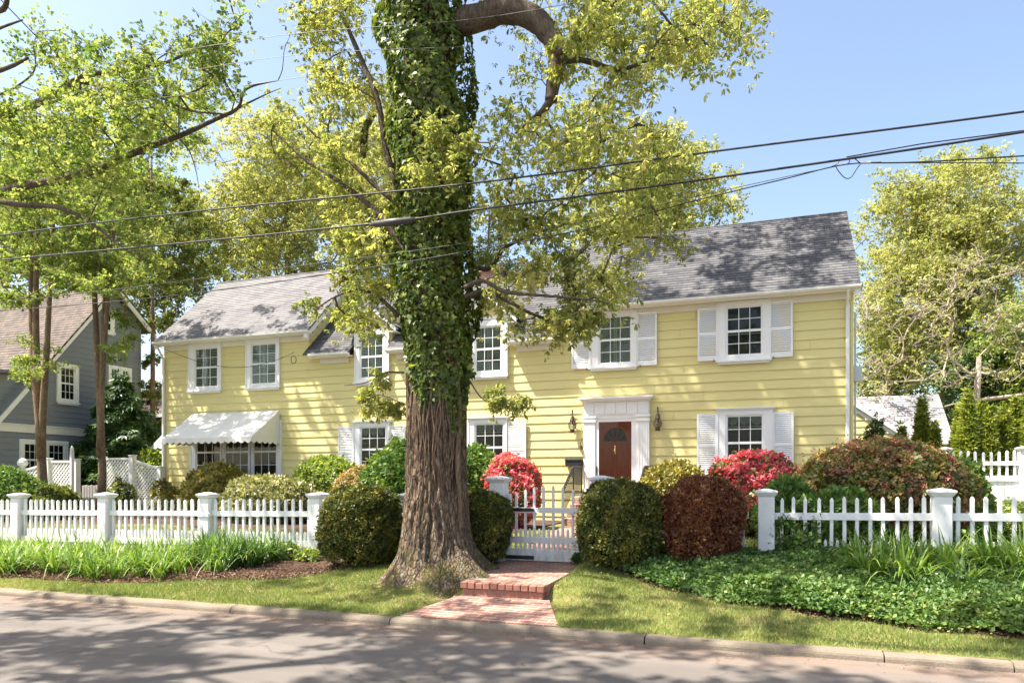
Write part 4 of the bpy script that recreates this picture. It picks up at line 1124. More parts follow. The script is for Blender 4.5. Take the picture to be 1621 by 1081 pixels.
a0, a1 = W(592, 354, CYY), W(652, 347, CYY)
b = MB(); q = [a0.lerp(a1, s) for s in (-.12, .0, .03, .3, .32, .68, .7, .97, 1.0, 1.12)]; b.tube([p - Vector((0,0,.01)) for p in q], [.012,.03,.04,.04,.045,.045,.04,.04,.03,.012], 10); b.build("case", M("splice_plastic", (.05,.045,.045), .5, .3, 20), t, True)
cable("service_drop", "thinner twin service wire running down-left from the junction loop", wpx([(1395,257),(1330,262),(1240,284),(1100,318),(940,360),(740,398),(609,420),(340,460),(150,480),(-100,500)], CYY+.25), .006, m_wire, "service wires")
cable("service_drop", "faint second service wire just above the twin wire", wpx([(1330,262),(1240,281),(1100,312),(940,348),(740,384),(609,403),(371,434),(150,462),(-100,490)], CYY+.3), .0035, m_wiregrey, "service wires")
cable("service_drop", "black service wire leaving right from the junction loop over the big tree", wpx([(1360,258),(1450,257),(1621,247),(1900,232)], CYY+.25), .007, m_wire, "service wires")
cable("service_drop", "lowest black service wire leaving right from the junction loop", wpx([(1360,258),(1450,258),(1621,258.5),(1900,262)], CYY+.28), .005, m_wire, "service wires")
t = cable("junction_loop", "drooping black wire loop where the service wires join, against the sky", wpx([(1322,262),(1328,272),(1338,282),(1347,281),(1356,268),(1362,260)], CYY+.22), .0045, m_wire)
b = MB(); b.tube(wpx([(1316,264),(1326,260),(1330,252)], CYY+.2), .005, 5); b.tube(wpx([(1362,259),(1354,252),(1344,250)], CYY+.2), .005, 5)
b.tube(wpx([(1344,250),(1345,257),(1341,260)], CYY+.2), .005, 5); b.build("clamp_wire", m_wire, t)
b = MB(); b.tube(wpx([(1362,258),(1378,257.5)], CYY+.25), .015, 8); b.build("connector", m_meter, t)
for lab, L in (("thin grey wire crossing the ivy at the top of the trunk", [(100,112),(440,57),(745,31),(1000,-12)]),
               ("thin grey wire just below the topmost one, ending in the ivy", [(100,150),(430,92),(745,74)]),
               ("lowest thin grey wire in the sky beside the left branches", [(100,178),(440,128),(520,118)])):
    cable("overhead_wire", lab, wpx(L, 8.0), .0032, m_wiregrey, "thin wires at the top left", "wire", 4)
cable("wall_cable", "thin cable sagging across the left upper windows", [(XL-.1, YE-.1, ZE-.05), (-18.2, YE-.02, 5.62), (-16.6, YE-.0, 5.38), (-15.3, YE, 5.52), (-14.42, YE-.06, 5.75)], .009, m_twig, None, "cable", 5)
t = cable("cable_loop", "small coiled cable loop at the end of the low eave", [(-14.42+.1*math.sin(a), YE-.1, 5.5+.12*math.cos(a)) for a in np.linspace(0, 2*math.pi, 9)], .011, m_wire)

# ------------------------------------------------------------------ vegetation helpers
def lumps(d, seed, k=3.0, n=5):
    r = np.random.default_rng(seed); s = 0
    for i in range(n):
        v = r.normal(size=3)*k*(1+.5*i); s = s + np.sin(d @ v + r.uniform(0, 6.28))/(1+.5*i)
    return s/2.2
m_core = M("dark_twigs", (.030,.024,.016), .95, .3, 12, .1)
def shrub(name, label, cat, px, pyt, Y, rx, ry, mat, n, T, size, lump=.1, group=None, flower=None, stems=False, depth=.07, belly=.42, sd=None, up=.25, core=.8, tilt=0.0, sq=2.0):
    sd = sd or int(px*7 + Y)
    c = W(px, pyt, Y); x0, zt = c.x, c.z; zg = g(x0, Y) - .02; h = zt - zg
    t = thing(name, label, cat, (x0, Y, zg), group)
    zc = zg + h*belly; hu, hl = h*(1-belly), h*belly
    def surf(d, rho):
        p = d*rho[:, None]
        if sq != 2.0: p = p*((np.abs(d)**sq).sum(1)**(-1/sq))[:, None]
        z = np.where(d[:, 2] > 0, p[:, 2]*hu, p[:, 2]*hl*1.02)
        return np.stack([x0 + p[:, 0]*rx + tilt*(z/h), Y + p[:, 1]*ry, zc + z], 1)
    def leaves(nm, m, n, T, size, out=0.0, dens=None):
        d = rand_dirs(n, .35)
        if dens is not None: d = d[dens(d)]; n = len(d)
        L = lumps(d, sd)
        rho = 1 + lump*L - np.minimum(rng.exponential(depth, n), .45) + out + rng.exponential(.035, n)*(rng.random(n) < .12)
        p = surf(d, rho)
        nrm = unit(d*np.array([1/rx, 1/ry, 1/hu]))
        nn = nrm*.8 + rng.normal(size=(n, 3))*.5 + np.array([0, 0, up])
        dd = rng.normal(size=(n, 3)) + nrm*.5
        tint = np.clip(.5 + .22*lumps(d, sd+5, 6) + rng.normal(0, .2, n), 0, 1)
        ok = p[:, 2] > zg + .02
        if sq != 2.0: ok &= rng.random(n) < np.clip((p[:, 2]-zg)/(h*.28), .12, 1) + .25*lumps(d, sd+2, 4)
        scatter(nm, T, p[ok], frames(dd, nn)[ok], size*rng.uniform(.65, 1.25, n)[ok], m, t, tint[ok])
    leaves('leaves', mat, n, T, size)
    if flower:
        fm, fn, fs, thr = flower
        leaves('blossoms', fm, fn, T_fan(T_simple(.42), 5, -.3, 3), fs, .02, lambda d: (lumps(d, sd+9, 5) + .5*d[:, 2] + rng.normal(0, .25, len(d))) > thr)
    # woody inside: a dark irregular core and stems
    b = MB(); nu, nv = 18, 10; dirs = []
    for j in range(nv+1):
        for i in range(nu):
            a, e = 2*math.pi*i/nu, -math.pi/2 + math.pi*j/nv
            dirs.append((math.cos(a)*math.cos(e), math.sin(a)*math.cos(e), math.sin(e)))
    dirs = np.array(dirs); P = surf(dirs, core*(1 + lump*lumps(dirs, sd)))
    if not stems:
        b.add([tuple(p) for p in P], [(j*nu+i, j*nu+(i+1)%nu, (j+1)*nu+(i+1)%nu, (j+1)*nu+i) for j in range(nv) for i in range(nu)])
    ns = 26 if stems else 7
    ns = ns*3 if sq != 2.0 else ns
    for i in range(ns):
        d = rand_dirs(1, .2)[0]; d[2] = abs(d[2])*.7+.1; e = surf(d[None], np.array([.9]))[0]
        s = Vector((x0 + d[0]*rx*.25, Y + d[1]*ry*.25, zg-.03)); e = Vector(e); mid = s.lerp(e, .5) + Vector((d[0]*rx*.2, d[1]*ry*.2, -h*.06))
        b.tube([s, mid, e], [.018, .013, .005], 5)
    tag(b.build('stems', m_core, t), kind='stuff')
    return t

class Tree:
    """nodes of a growing skeleton; clumps are joined to the nearest fitting node"""
    def __init__(s, root, bark):
        s.root = root; s.bark = bark; s.P = []; s.par = []; s.r0 = []; s.chains = []; s.fixed = 0
    def poly(s, pts, rad, start=None, step=.4):
        pts = [Vector(p) for p in pts]; prev = start; ids = [] if start is None else [start]
        for i in range(len(pts)-1):
            L = (pts[i+1]-pts[i]).length; n = max(1, int(L/step))
            for q in range(n + (i == len(pts)-2)):
                u = q/n
                s.P.append(pts[i].lerp(pts[i+1], u)); s.par.append(-1 if prev is None else prev); s.r0.append(rad[i]*(1-u)+rad[i+1]*u)
                prev = len(s.P)-1; ids.append(prev)
        s.fixed = len(s.P); return ids
    def grow(s, C, up=.8, wig=.12, step=.55, rt=.007, expo=.5, droop=0.0, minz=None):
        A = np.array([tuple(p) for p in s.P])
        ok0 = np.ones(len(A), bool) if minz is None else A[:, 2] > minz
        dist = np.array([np.min(np.linalg.norm(A - c[:3], axis=1)) for c in C])
        s.tips = []
        P = [tuple(p) for p in s.P]; par = list(s.par); ok = list(ok0)
        arr = np.zeros((len(P) + len(C)*14, 3)); arr[:len(P)] = P; okA = np.zeros(len(arr), bool); okA[:len(P)] = ok
        nP = len(P)
        for ci in np.argsort(dist):
            c = C[ci, :3]
            dv = arr[:nP] - c
            cost = np.linalg.norm(dv, axis=1) + up*np.maximum(0, dv[:, 2] + .15) + 1e3*(~okA[:nP])
            a = int(np.argmin(cost)); p0 = arr[a]
            L = np.linalg.norm(c-p0); n = int(np.clip(L/step, 2, 9))
            pa = par[a]; gd = (p0-arr[pa]) if pa >= 0 else np.array([0, 0, 1.0]); gd = gd/max(np.linalg.norm(gd), 1e-6)
            ctrl = p0*.5 + c*.5 + gd*L*.18 + np.array([0, 0, .12*L]) + rng.normal(0, wig*L*.6, 3)
            ids = [a]
            for q in range(1, n+1):
                u = q/n; v = (1-u)**2*p0 + 2*u*(1-u)*ctrl + u*u*c + (rng.normal(0, wig*.25, 3) if q < n else 0)
                arr[nP] = v; okA[nP] = True; par.append(ids[-1]); ids.append(nP); nP += 1
            s.chains.append(ids); s.tips.append((ids[-1], ci))
        s.arr = arr[:nP]; s.par = par
        cnt = np.zeros(nP); 
        for t, _ in s.tips: cnt[t] += 1
        for i in range(nP-1, -1, -1):
            if par[i] >= 0 and par[i] < i: cnt[par[i]] += cnt[i]
        s.rad = rt*np.maximum(cnt, 1)**expo
        for i in range(s.fixed): s.rad[i] = s.r0[i]
        b = MB()
        for ids in s.chains:
            rr = [min(s.rad[i], s.rad[ids[1]]*1.05) for i in ids]
            b.tube([s.arr[i] for i in ids], rr, 5, False)
        s.branches = b
    def leafage(s, C, T, size, per, mat, name='crown', twigs=6, kz=.7, droop=.15, tw=.006, orient='up', bias=None, tint_sd=.22, spread=.3, build_branches=True):
        n = len(s.tips)
        st = np.array([s.arr[t] for t, _ in s.tips]); r = np.array([C[ci, 3] for _, ci in s.tips])
        st = np.repeat(st, twigs, 0); rr = np.repeat(r, twigs)
        d = rand_dirs(n*twigs, .1)*np.array([1, 1, kz]); L = rr*rng.uniform(.45, 1.1, n*twigs)
        end = st + d*L[:, None] + np.array([0, 0, -1])*(droop*L)[:, None]
        mid = (st+end)/2 + np.array([0, 0, .12])*L[:, None] + rng.normal(0, .05, (n*twigs, 3))*L[:, None]
        # thin three-sided twigs
        ring = np.array([[1,0,0],[-.5,.87,0],[-.5,-.87,0]])
        e1 = unit(np.cross(end-st, np.array([0.13,.21,1.0]))); e2 = unit(np.cross(end-st, e1))
        V = np.stack([p[:, None, :] + w*(ring[None, :, :1]*e1[:, None, :] + ring[None, :, 1:2]*e2[:, None, :]) for p, w in ((st, tw*1.2), (mid, tw*.9), (end, tw*.5))], 1).reshape(-1, 3)
        f = np.array([(k*3+j, k*3+(j+1)%3, (k+1)*3+(j+1)%3, (k+1)*3+j) for k in range(2) for j in range(3)])
        F = (f[None] + (np.arange(n*twigs)*9)[:, None, None]).reshape(-1, 4)
        if build_branches: tag(s.branches.build('branches', s.bark, s.root), kind='stuff')
        tag(np_mesh('twigs', V, F, s.bark, s.root), kind='stuff')
        k = n*twigs*per
        u = rng.uniform(.15, 1.08, k)[:, None]
        a = np.repeat(mid, per, 0); e = np.repeat(end, per, 0)
        p = a*(1-u) + e*u + rng.normal(0, 1, (k, 3))*(np.repeat(rr, per)*spread*.5)[:, None]
        if orient == 'up': nn = np.array([0, 0, 1.0]) + rng.normal(0, .45, (k, 3)); dd = rng.normal(size=(k, 3))
        else: nn = rng.normal(size=(k, 3)); dd = rng.normal(size=(k, 3)) + np.array([0, 0, -.9])
        bi = np.repeat(rng.normal(0, .14, n), twigs*per)
        tint = .5 + bi + rng.normal(0, tint_sd, k)
        scatter(name, T, p, frames(dd, nn), size*rng.uniform(.65, 1.3, k), mat, s.root, tint)

def blob(c, r, n, rr, shell=.55, seed=0, gap=.25):
    """clump centres in an ellipsoid, denser to the outside, with holes"""
    d = rand_dirs(n*3); q = rng.random(n*3)**.45
    q = shell*np.maximum(q, .35) + (1-shell)*q
    keep = lumps(d*q[:, None], seed+3, 3.2) > -1 + 2*gap - .35
    d, q = d[keep][:n], q[keep][:n]
    p = np.array(c) + d*q[:, None]*np.array(r)*(1 + .12*lumps(d, seed, 2.5))[:, None]
    return np.column_stack([p, rng.uniform(.75, 1.25, len(p))*rr])

def tree(label, px, Y, base_r, crown, mat, T, size, nclump, clump_r, per, twigs=5, bark=None, group=None, lean=(0, 0), name="tree", fork=1, up=.8, orient='up', kz=.7, gap=.25, spread=.3, ttop=.72, x=None, tw=.006, rt=.011):
    """free-standing tree; crown = (centre z, rx, ry, rz) round the trunk top"""
    x = W(px, 700, Y).x if x is None else x
    zg = g(x, Y); t = thing(name, label, "tree", (x, Y, zg), group)
    cz, rx, ry, rz = crown
    tr = Tree(t, bark or m_slim)
    top = cz + rz*(ttop*2-1)
    b = MB(); first = None
    for k in range(fork):
        ox = (k-(fork-1)/2)*base_r*2.2
        pts = [Vector((x + ox*(1+2.2*u) + lean[0]*u + .12*math.sin(u*5+px+k*2), Y + lean[1]*u + .1*math.sin(u*4+px), zg-.1 + (top-zg+.1)*u*(1-.08*k))) for u in np.linspace(0, 1, 12)]
        rad = [base_r*(1.35 if i == 0 else 1)*(1-.82*u)*(1-.15*k) for i, u in enumerate(np.linspace(0, 1, 12))]
        tr.poly(pts, rad); b.tube(pts, rad, 9)
    b.build('trunk', tr.bark, t, True)
    C = blob((x + lean[0]*.8, Y + lean[1]*.8, cz), (rx, ry, rz), nclump, clump_r, seed=int(abs(px)), gap=gap)
    tr.grow(C, up=up, rt=rt, minz=zg + (cz-rz-zg)*.55)
    tr.leafage(C, T, size, per, mat, twigs=twigs, orient=orient, kz=kz, spread=spread, tw=tw)
    return t

T_S = T_simple(); T_OAKFAN = T_fan(T_oak(.19), 6, .75, 1); T_FAN4 = T_fan(T_simple(.34), 4, .3, 2, .6); T_FAN6 = T_fan(T_simple(.34), 6, .25, 5, .6)
T_NEED = T_fan(T_simple(.13, .02), 7, .0, 7, .3)
T_CON = T_fan(T_simple(.16, .02), 6, .15, 8, .3, .55)

# ------------------------------------------------------------------ the ivy-clad oak
OX, OY = -4.30, 8.95
oak = thing("oak_tree", "big old oak with its trunk wrapped in ivy, standing beside the brick path", "tree", (OX, OY, g(OX, OY)))
NA, NZ = 200, 240
za = np.concatenate([np.linspace(-.15, 1.3, 110), np.linspace(1.32, 13.5, NZ-110)])
A, Zr = np.meshgrid(np.linspace(0, 2*math.pi, NA, endpoint=False), za)
zgo = g(OX, OY); hh = np.maximum(Zr, 0)
rad = .375 - .010*np.clip(hh-1, 0, 12) + .17*np.exp(-hh/.20) + .11*np.exp(-hh/.75)
roots = 0
for ang, amp, wd in ((-.35, .85, .30), (-1.0, .45, .22), (-2.05, .22, .35), (2.9, .22, .3), (1.9, .4, .3), (.6, .5, .3), (-2.7, .18, .25)):
    dA = (A - ang + math.pi) % (2*math.pi) - math.pi
    roots = roots + amp*np.exp(-(dA/wd)**2)
rad = rad + roots*(.55*np.exp(-hh/.13) + .16*np.exp(-hh/.5))
# furrowed bark: warped ridges that run up the trunk
wv = .10*np.sin(Zr*3.1 + 3*np.sin(A*2)) + .05*np.sin(Zr*9 + A*7) + .03*np.sin(Zr*21 + A*13)
rd = np.zeros_like(A)
for i in range(NZ):
    for j in range(0, NA):
        rd[i, j] = noise.noise(Vector((math.cos(A[i, j]+wv[i, j]*.25)*8.5, math.sin(A[i, j]+wv[i, j]*.25)*8.5, Zr[i, j]*2.2)))
rid = 1 - np.abs(rd)*2.4
rad = rad + .03*np.clip(rid, -1, 1) + .012*np.sin(A*3 + Zr)
X_ = OX + .05*np.sin(Zr*.4) - .026*np.clip(Zr-2, 0, 20) + rad*np.cos(A)
Y_ = OY + rad*np.sin(A)
kb = smooth(0, .55, hh)
Z_ = (G(X_, Y_) + Zr)*(1-kb) + (zgo + Zr)*kb - .03*np.clip((rad-.7), 0, 1)*np.exp(-hh/.1)
V = np.stack([X_.ravel(), Y_.ravel(), Z_.ravel()], 1)
i, j = np.meshgrid(np.arange(NZ-1), np.arange(NA), indexing='ij')
F = np.stack([(i*NA+j).ravel(), (i*NA+(j+1)%NA).ravel(), ((i+1)*NA+(j+1)%NA).ravel(), ((i+1)*NA+j).ravel()], 1)
np_mesh('trunk', V, F, m_oakbark, oak, sm=True)
def axis(z): return np.array([OX + .05*np.sin((z-zgo)*.4) - .026*np.clip(z-zgo-2, 0, 20), OY + 0*z, z])
# ivy stems creeping below the leaves
b = MB()
for k in range(34):
    a = rng.uniform(-2.9, .3); z0 = rng.uniform(1.5, 2.3); a1 = a + rng.normal(0, .25); pts = []
    for q in range(9):
        z = z0 + q*.22; aa = a + (a1-a)*q/8 + .05*math.sin(q*1.9+k); c = axis(z); rr = .385+.11*math.exp(-(z-zgo)/.75) + .015
        pts.append((c[0]+rr*math.cos(aa), c[1]+rr*math.sin(aa), z))
    b.tube(pts, [.006+.010*q/8 for q in range(9)], 5)
pts = []
for q in range(16):
    z = zgo + .55 + q*.16; c = axis(z); aa = -.38 + .05*math.sin(q*.8); rr = .40 + .13*math.exp(-(z-zgo)/.75) + .02
    pts.append((c[0]+rr*math.cos(aa), c[1]+rr*math.sin(aa), z))
b.tube(pts, [.012 + .022*min(1, q/3) for q in range(16)], 8)
iv = b.build('ivy_stems', m_slim, oak)
n = 26000
a = rng.uniform(0, 2*math.pi, n); z = 2.2 + rng.random(n)**1.08*8.2
ds = lambda ang: (a - ang + math.pi) % (2*math.pi) - math.pi
edge = 2.62 + .85*np.exp(-(ds(-2.75)/.5)**2) - .42*np.exp(-(ds(-.35)/.42)**2) + .10*np.sin(a*5) + .06*np.sin(a*13)
ok = z > edge + rng.exponential(.05, n); a, z = a[ok], z[ok]; n = len(a); edge = edge[ok]
thick = np.clip((z-edge)/1.2, .10, 1)
bulge = .105 + .06*np.sin(z*1.9 + a*1.5) + .06*np.sin(z*4.3 + a*3 + 1) + .05*np.sin(z*9+a*7)
rr = .375 + thick*np.clip(bulge + .012*(z-3), .04, .32) - rng.exponential(.035, n)*(rng.random(n) < .6) + .02
rr = np.maximum(rr, .392)
out = np.stack([np.cos(a), np.sin(a), 0*a], 1)
p = axis(z).T + out*rr[:, None]
nn = out*1.0 + rng.normal(0, .42, (n, 3)) + np.array([0, 0, .35])
dd = np.array([0, 0, -1.0]) + rng.normal(0, .55, (n, 3))
scatter('ivy', T_ivy(), p, frames(dd, nn), rng.choice([.6,.85,1.0,1.25], n)*rng.uniform(.05, .092, n), m_ivy, oak, np.clip(rng.beta(2.2, 2.4, n) - .05 + .15*(rng.random(n) < .04), 0, 1))

ot = Tree(oak, m_limbbark)
ot.poly([tuple(axis(np.float64(z))) for z in np.linspace(3.0, 13.5, 14)], list(np.linspace(.36, .22, 14)))
LY = 9.0
def limb(pts, rad, k=10):
    b = MB(); P = [Vector(p) for p in pts]; Q = []; rr = []
    for i in range(len(P)-1):
        p0, p1, p2, p3 = P[max(i-1,0)], P[i], P[i+1], P[min(i+2,len(P)-1)]
        for q in range(6):
            u = q/6
            Q.append(.5*((2*p1) + (p2-p0)*u + (2*p0-5*p1+4*p2-p3)*u*u + (3*p1-p0-3*p2+p3)*u**3)); rr.append((rad[i]*(1-u)+rad[i+1]*u)*(1+rng.normal(0, .045)))
    Q.append(P[-1]); rr.append(rad[-1])
    b.tube(Q, rr, k); return b
big = wpx([(700,40),(752,30),(800,17),(842,28),(872,58),(884,92),(877,125),(872,160)], LY)
limb(big, [.19,.175,.165,.155,.135,.11,.095,.08], 14).build('limb', m_limbbark, oak, True)
ot.poly(big, [.21,.20,.19,.185,.165,.13,.115,.10])
for L, r, yy in (([(872,158),(858,178),(835,195),(815,212)], [.06,.045,.03,.012], LY), ([(878,85),(905,72),(925,50),(960,20),(1000,-30)], [.05,.045,.04,.04,.035], LY-.3), ([(882,100),(920,95),(980,110),(1040,90)], [.05,.04,.03,.015], LY+.3),
              ([(735,470),(770,462),(810,480),(850,500),(900,508),(950,500)], [.035,.032,.025,.02,.014,.008], OY-.1), ([(740,420),(775,425),(800,392),(850,370),(900,352)], [.035,.03,.026,.02,.01], OY+.3),
              ([(735,455),(765,445),(800,462),(860,468),(930,474),(985,486)], [.03,.028,.024,.018,.012,.007], OY-.6), ([(630,500),(605,475),(570,458),(530,470),(500,490)], [.03,.025,.02,.014,.008], OY-.3),
              ([(640,400),(600,340),(540,290),(480,250),(430,205)], [.05,.04,.032,.022,.01], OY-.4), ([(640,330),(600,300),(560,262),(500,215),(465,180)], [.04,.036,.03,.02,.01], OY+.3), ([(640,330),(612,240),(598,160),(570,90),(540,20)], [.05,.045,.04,.035,.03], OY-.2),
              ([(645,590),(610,590),(580,605),(545,610)], [.014,.012,.009,.005], OY-.2), ([(640,640),(600,625),(570,640)], [.01,.008,.005], OY-.35), ([(742,600),(765,632),(800,640),(825,628)], [.010,.008,.006,.004], OY-.2),
              ([(590,180),(575,215),(576,250),(582,205)], [.07,.05,.03,.02], OY+1.5)):
    pts = wpx(L, yy); limb(pts, r, 7).build('limb', m_limbbark, oak, True); ot.poly(pts, r)
def inpoly(x, y, P):
    c = False
    for (x0, y0), (x1, y1) in zip(P, P[1:] + P[:1]):
        if (y0 > y) != (y1 > y) and x < (x1-x0)*(y-y0)/(y1-y0) + x0: c = not c
    return c
def mask_clumps(poly, n, Y0, Y1, r0, r1):
    xs = [p[0] for p in poly]; ys = [p[1] for p in poly]; out = []
    while len(out) < n:
        x, y = rng.uniform(min(xs), max(xs)), rng.uniform(min(ys), max(ys))
        if inpoly(x, y, poly):
            p = W(x, y, rng.uniform(Y0, Y1)); out.append((*p, rng.uniform(r0, r1)))
    return np.array(out)
C = [mask_clumps([(745,-30),(1195,-30),(1180,50),(1095,110),(1060,180),(1075,235),(1050,330),(930,330),(850,300),(770,260),(760,200),(800,150),(830,60)], 92, 7.6, 11.5, .30, .55),
     mask_clumps([(760,300),(1040,300),(1060,370),(960,420),(760,420)], 20, 8.0, 10.0, .22, .38),
     mask_clumps([(760,430),(980,400),(960,500),(850,520),(770,480)], 18, 8.3, 9.6, .20, .32),
     mask_clumps([(880,480),(1000,485),(990,520),(890,540)], 5, 8.6, 9.3, .14, .22),
     mask_clumps([(475,10),(600,-30),(610,140),(560,150),(490,120)], 19, 8.0, 10.5, .28, .45),
     mask_clumps([(430,170),(600,150),(610,420),(560,430),(420,260)], 30, 8.2, 10.2, .24, .42),
     mask_clumps([(485,440),(620,430),(630,500),(500,545)], 11, 8.5, 9.5, .18, .3),
     mask_clumps([(548,590),(632,580),(632,650),(575,650)], 5, 8.6, 9.1, .10, .17),
     mask_clumps([(765,620),(835,615),(830,645),(770,650)], 3, 8.6, 9.1, .10, .16),
     mask_clumps([(620,190),(740,180),(745,260),(630,280)], 6, 7.9, 8.2, .16, .25)]
C = np.concatenate(C)
bp = [proj(p)[:2] for p in big]; bp = np.array([np.array(a)*(1-u) + np.array(b_)*u for a, b_ in zip(bp, bp[1:]) for u in (0, .33, .66)])
C = np.array([c for c in C if not (c[1] < 9.5 and np.min(np.hypot(*(bp - np.array(proj(c)[:2])).T)) < 62)])
C = np.concatenate([C, mask_clumps([(868,60),(890,60),(890,84),(868,84)], 1, 8.72, 8.78, .10, .12), mask_clumps([(866,98),(886,98),(886,112),(866,112)], 1, 8.76, 8.82, .08, .1), mask_clumps([(900,20),(960,0),(960,60),(905,70)], 4, 8.4, 9.3, .25, .4)])
hi = blob((-4.7, 10.5, 13.0), (7.6, 8.6, 6.0), 190, .8, seed=4, gap=.4)
keep = []
for c in hi:
    u, v, tt = proj(c)
    keep.append(c[2] > 6.5 and (tt < -1 or (tt > 1 and v + 1136*1.15/tt < -10) or (tt > 1 and (u + 1200/tt < -20 or u - 1200/tt > 1640))))
hi = hi[np.array(keep)]
# unseen crown clumps added towards the sun to shade the house's right-hand roof and front
ex = []
while len(ex) < 62:
    q = np.array([rng.uniform(-4.5, 2.0), 20.0, 0]); h = rng.uniform(5.5, 9)
    s = rng.random(); q[1] = 20 + 2.6*s*(rng.random() < .75); q[2] = 6.5 + 2.6*s if q[1] > 20 else rng.uniform(2.5, 5.5)
    if q[1] <= 20: h += 4
    p = q + np.array([-.5, -.27, 1.0])*h; u, v, tt = proj(p)
    if v < -60: ex.append((*p, rng.uniform(.5, .85)))
# the crown is open towards the sun: thin out what would keep all light off trunk and lawn
sun_d = np.array([-.5, -.27, 1.0])/np.linalg.norm([-.5, -.27, 1.0])
def blocks(c, q, r):
    w = c[:3] - q; k = w @ sun_d
    return k > 0 and np.linalg.norm(w - k*sun_d) < r
tg = [np.array([OX-.2, OY-.6, z]) for z in (1.0, 2.6, 4.2, 5.8, 7.4)]
hi = np.array([c for c in hi if not any(blocks(c, q, 1.0) for q in tg) or rng.random() < .22])
hi = np.concatenate([hi, np.array(ex)])
ot2 = Tree(oak, m_limbbark)
ot.grow(C, up=.35, wig=.14, step=.3, rt=.0062, expo=.42, minz=2.0)
ot.leafage(C, T_OAKFAN, .076, 9, m_oakleaf, twigs=6, droop=.4, tw=.0042, spread=.7)
ot2.poly([tuple(axis(np.float64(z))) for z in np.linspace(8.0, 16, 12)], list(np.linspace(.30, .12, 12)))
ot2.grow(hi, up=.7, rt=.02, expo=.5)
ot2.leafage(hi, T_OAKFAN, .20, 4, m_oakleaf, twigs=6, droop=.2, spread=.4)

# ------------------------------------------------------------------ tree whose limbs reach in at the left edge
lx, ly = W(-170, 700, 9.6).x, 9.6
lt = thing("maple_tree", "tree reaching in from the left edge with long bare-ended limbs over the road", "tree", (lx, ly, g(lx, ly)))
tr = Tree(lt, m_twig)
pts = [Vector((lx+.1*math.sin(z), ly, z)) for z in np.linspace(g(lx, ly)-.1, 11, 12)]; rad = list(np.linspace(.34, .14, 12)); rad[0] = .5
b = MB(); b.tube(pts, rad, 14); b.build('trunk', m_limbbark, lt, True); tr.poly(pts, rad)
for L, r, yy in (([(-170,380),(-80,335),(0,304),(80,286),(160,266),(225,237),(285,215),(340,190),(376,172),(385,147),(402,136),(440,128)], [.17,.15,.125,.11,.098,.085,.07,.055,.042,.033,.026,.012], 9.6),
                 ([(376,172),(400,160),(425,148),(445,140)], [.03,.022,.014,.007], 9.5), ([(440,128),(447,110),(450,80),(458,60)], [.014,.011,.008,.005], 9.6),
                 ([(283,215),(284,150),(290,90)], [.02,.014,.008], 9.5), ([(285,222),(300,240),(310,270),(315,298)], [.02,.015,.01,.005], 9.4),
                 ([(-170,260),(-60,215),(0,186),(75,157),(130,122),(190,113),(250,103),(290,88),(330,70),(375,42)], [.17,.15,.13,.11,.075,.06,.05,.04,.03,.012], 9.9),
                 ([(130,130),(175,138),(215,146),(255,155),(300,175),(365,182)], [.055,.05,.04,.032,.025,.015], 9.3),
                 ([(-170,350),(-40,320),(40,325),(90,328),(140,350),(185,385),(230,410)], [.09,.075,.065,.06,.045,.03,.012], 9.2),
                 ([(-100,140),(0,112),(45,92)], [.06,.05,.03], 8.6), ([(-60,70),(0,45),(36,32)], [.05,.035,.015], 8.2), ([(-40,20),(5,15),(12,-20)], [.06,.06,.05], 8.3),
                 ([(0,150),(30,135),(55,110),(52,70)], [.03,.025,.018,.01], 9.0)):
    r = [q*(.62 if yy > 9.4 else .7) for q in r]
    P = wpx(L, yy); limb(P, r, 9).build('limb', m_limbbark, lt, True); tr.poly(P, r)
C = np.concatenate([mask_clumps([(0,60),(90,40),(130,70),(280,50),(390,5),(400,50),(330,110),(380,120),(290,160),(270,200),(150,220),(0,260)], 62, 8.4, 11.0, .3, .52),
                    mask_clumps([(0,250),(170,230),(240,180),(270,215),(200,300),(0,370)], 40, 9, 12, .32, .55),
                    mask_clumps([(-350,-200),(-50,-200),(-50,300),(-350,300)], 40, 8, 12, .5, .8), mask_clumps([(-60,-420),(420,-420),(400,-80),(-60,-80)], 40, 7.5, 12, .5, .9)])
tr.grow(C, up=.4, wig=.16, step=.4, rt=.0075, expo=.42, minz=3.5)
tr.leafage(C, T_fan(T_oak(.4), 5, .2, 9, .5), .060, 7, m_spring, twigs=6, droop=.1, tw=.0042, spread=.65)
# overhead canopy of the same tree and of a second tree across the road, both above the picture; they shade the road
for lab, x, y, cz, rr, n in (("street tree across the road, its canopy overhead above the picture", -9.8, -1.6, 10.8, (7.0, 4.2, 3.4), 105),):
    tree(lab, 0, y, .3, (cz, *rr), m_spring, T_FAN4, .2, n, .85, 4, 5, m_limbbark, x=x, lean=(.5, 4.4), gap=.45)

# ------------------------------------------------------------------ trees behind
def crown_from(px0, px1, pyt, pyb, Y):
    a, b_ = W(px0, 700, Y), W(px1, 700, Y); zt, zb = W((px0+px1)/2, pyt, Y).z, W((px0+px1)/2, pyb, Y).z
    rx = abs(b_.x-a.x)/2
    return (a.x+b_.x)/2, ((zt+zb)/2, rx, min(rx, 5.5), (zt-zb)/2)
def bg(label, px0, px1, pyt, pyb, Y, mat, base_r, n, cr, per=5, size=.25, T=None, group="trees behind the houses", tw=5, gap=.25, bark=None, fork=1, **k):
    x, cr4 = crown_from(px0, px1, pyt, pyb, Y)
    return tree(label, (px0+px1)/2, Y, base_r, cr4, mat, T or T_FAN4, size, n, cr, per, tw, bark, group, gap=gap, fork=fork, x=x, **k)
bg("broad yellow-green tree rising behind the left end of the yellow roof", 330, 585, 170, 490, 34, m_maple, .38, 250, 1.2, 11, .17)
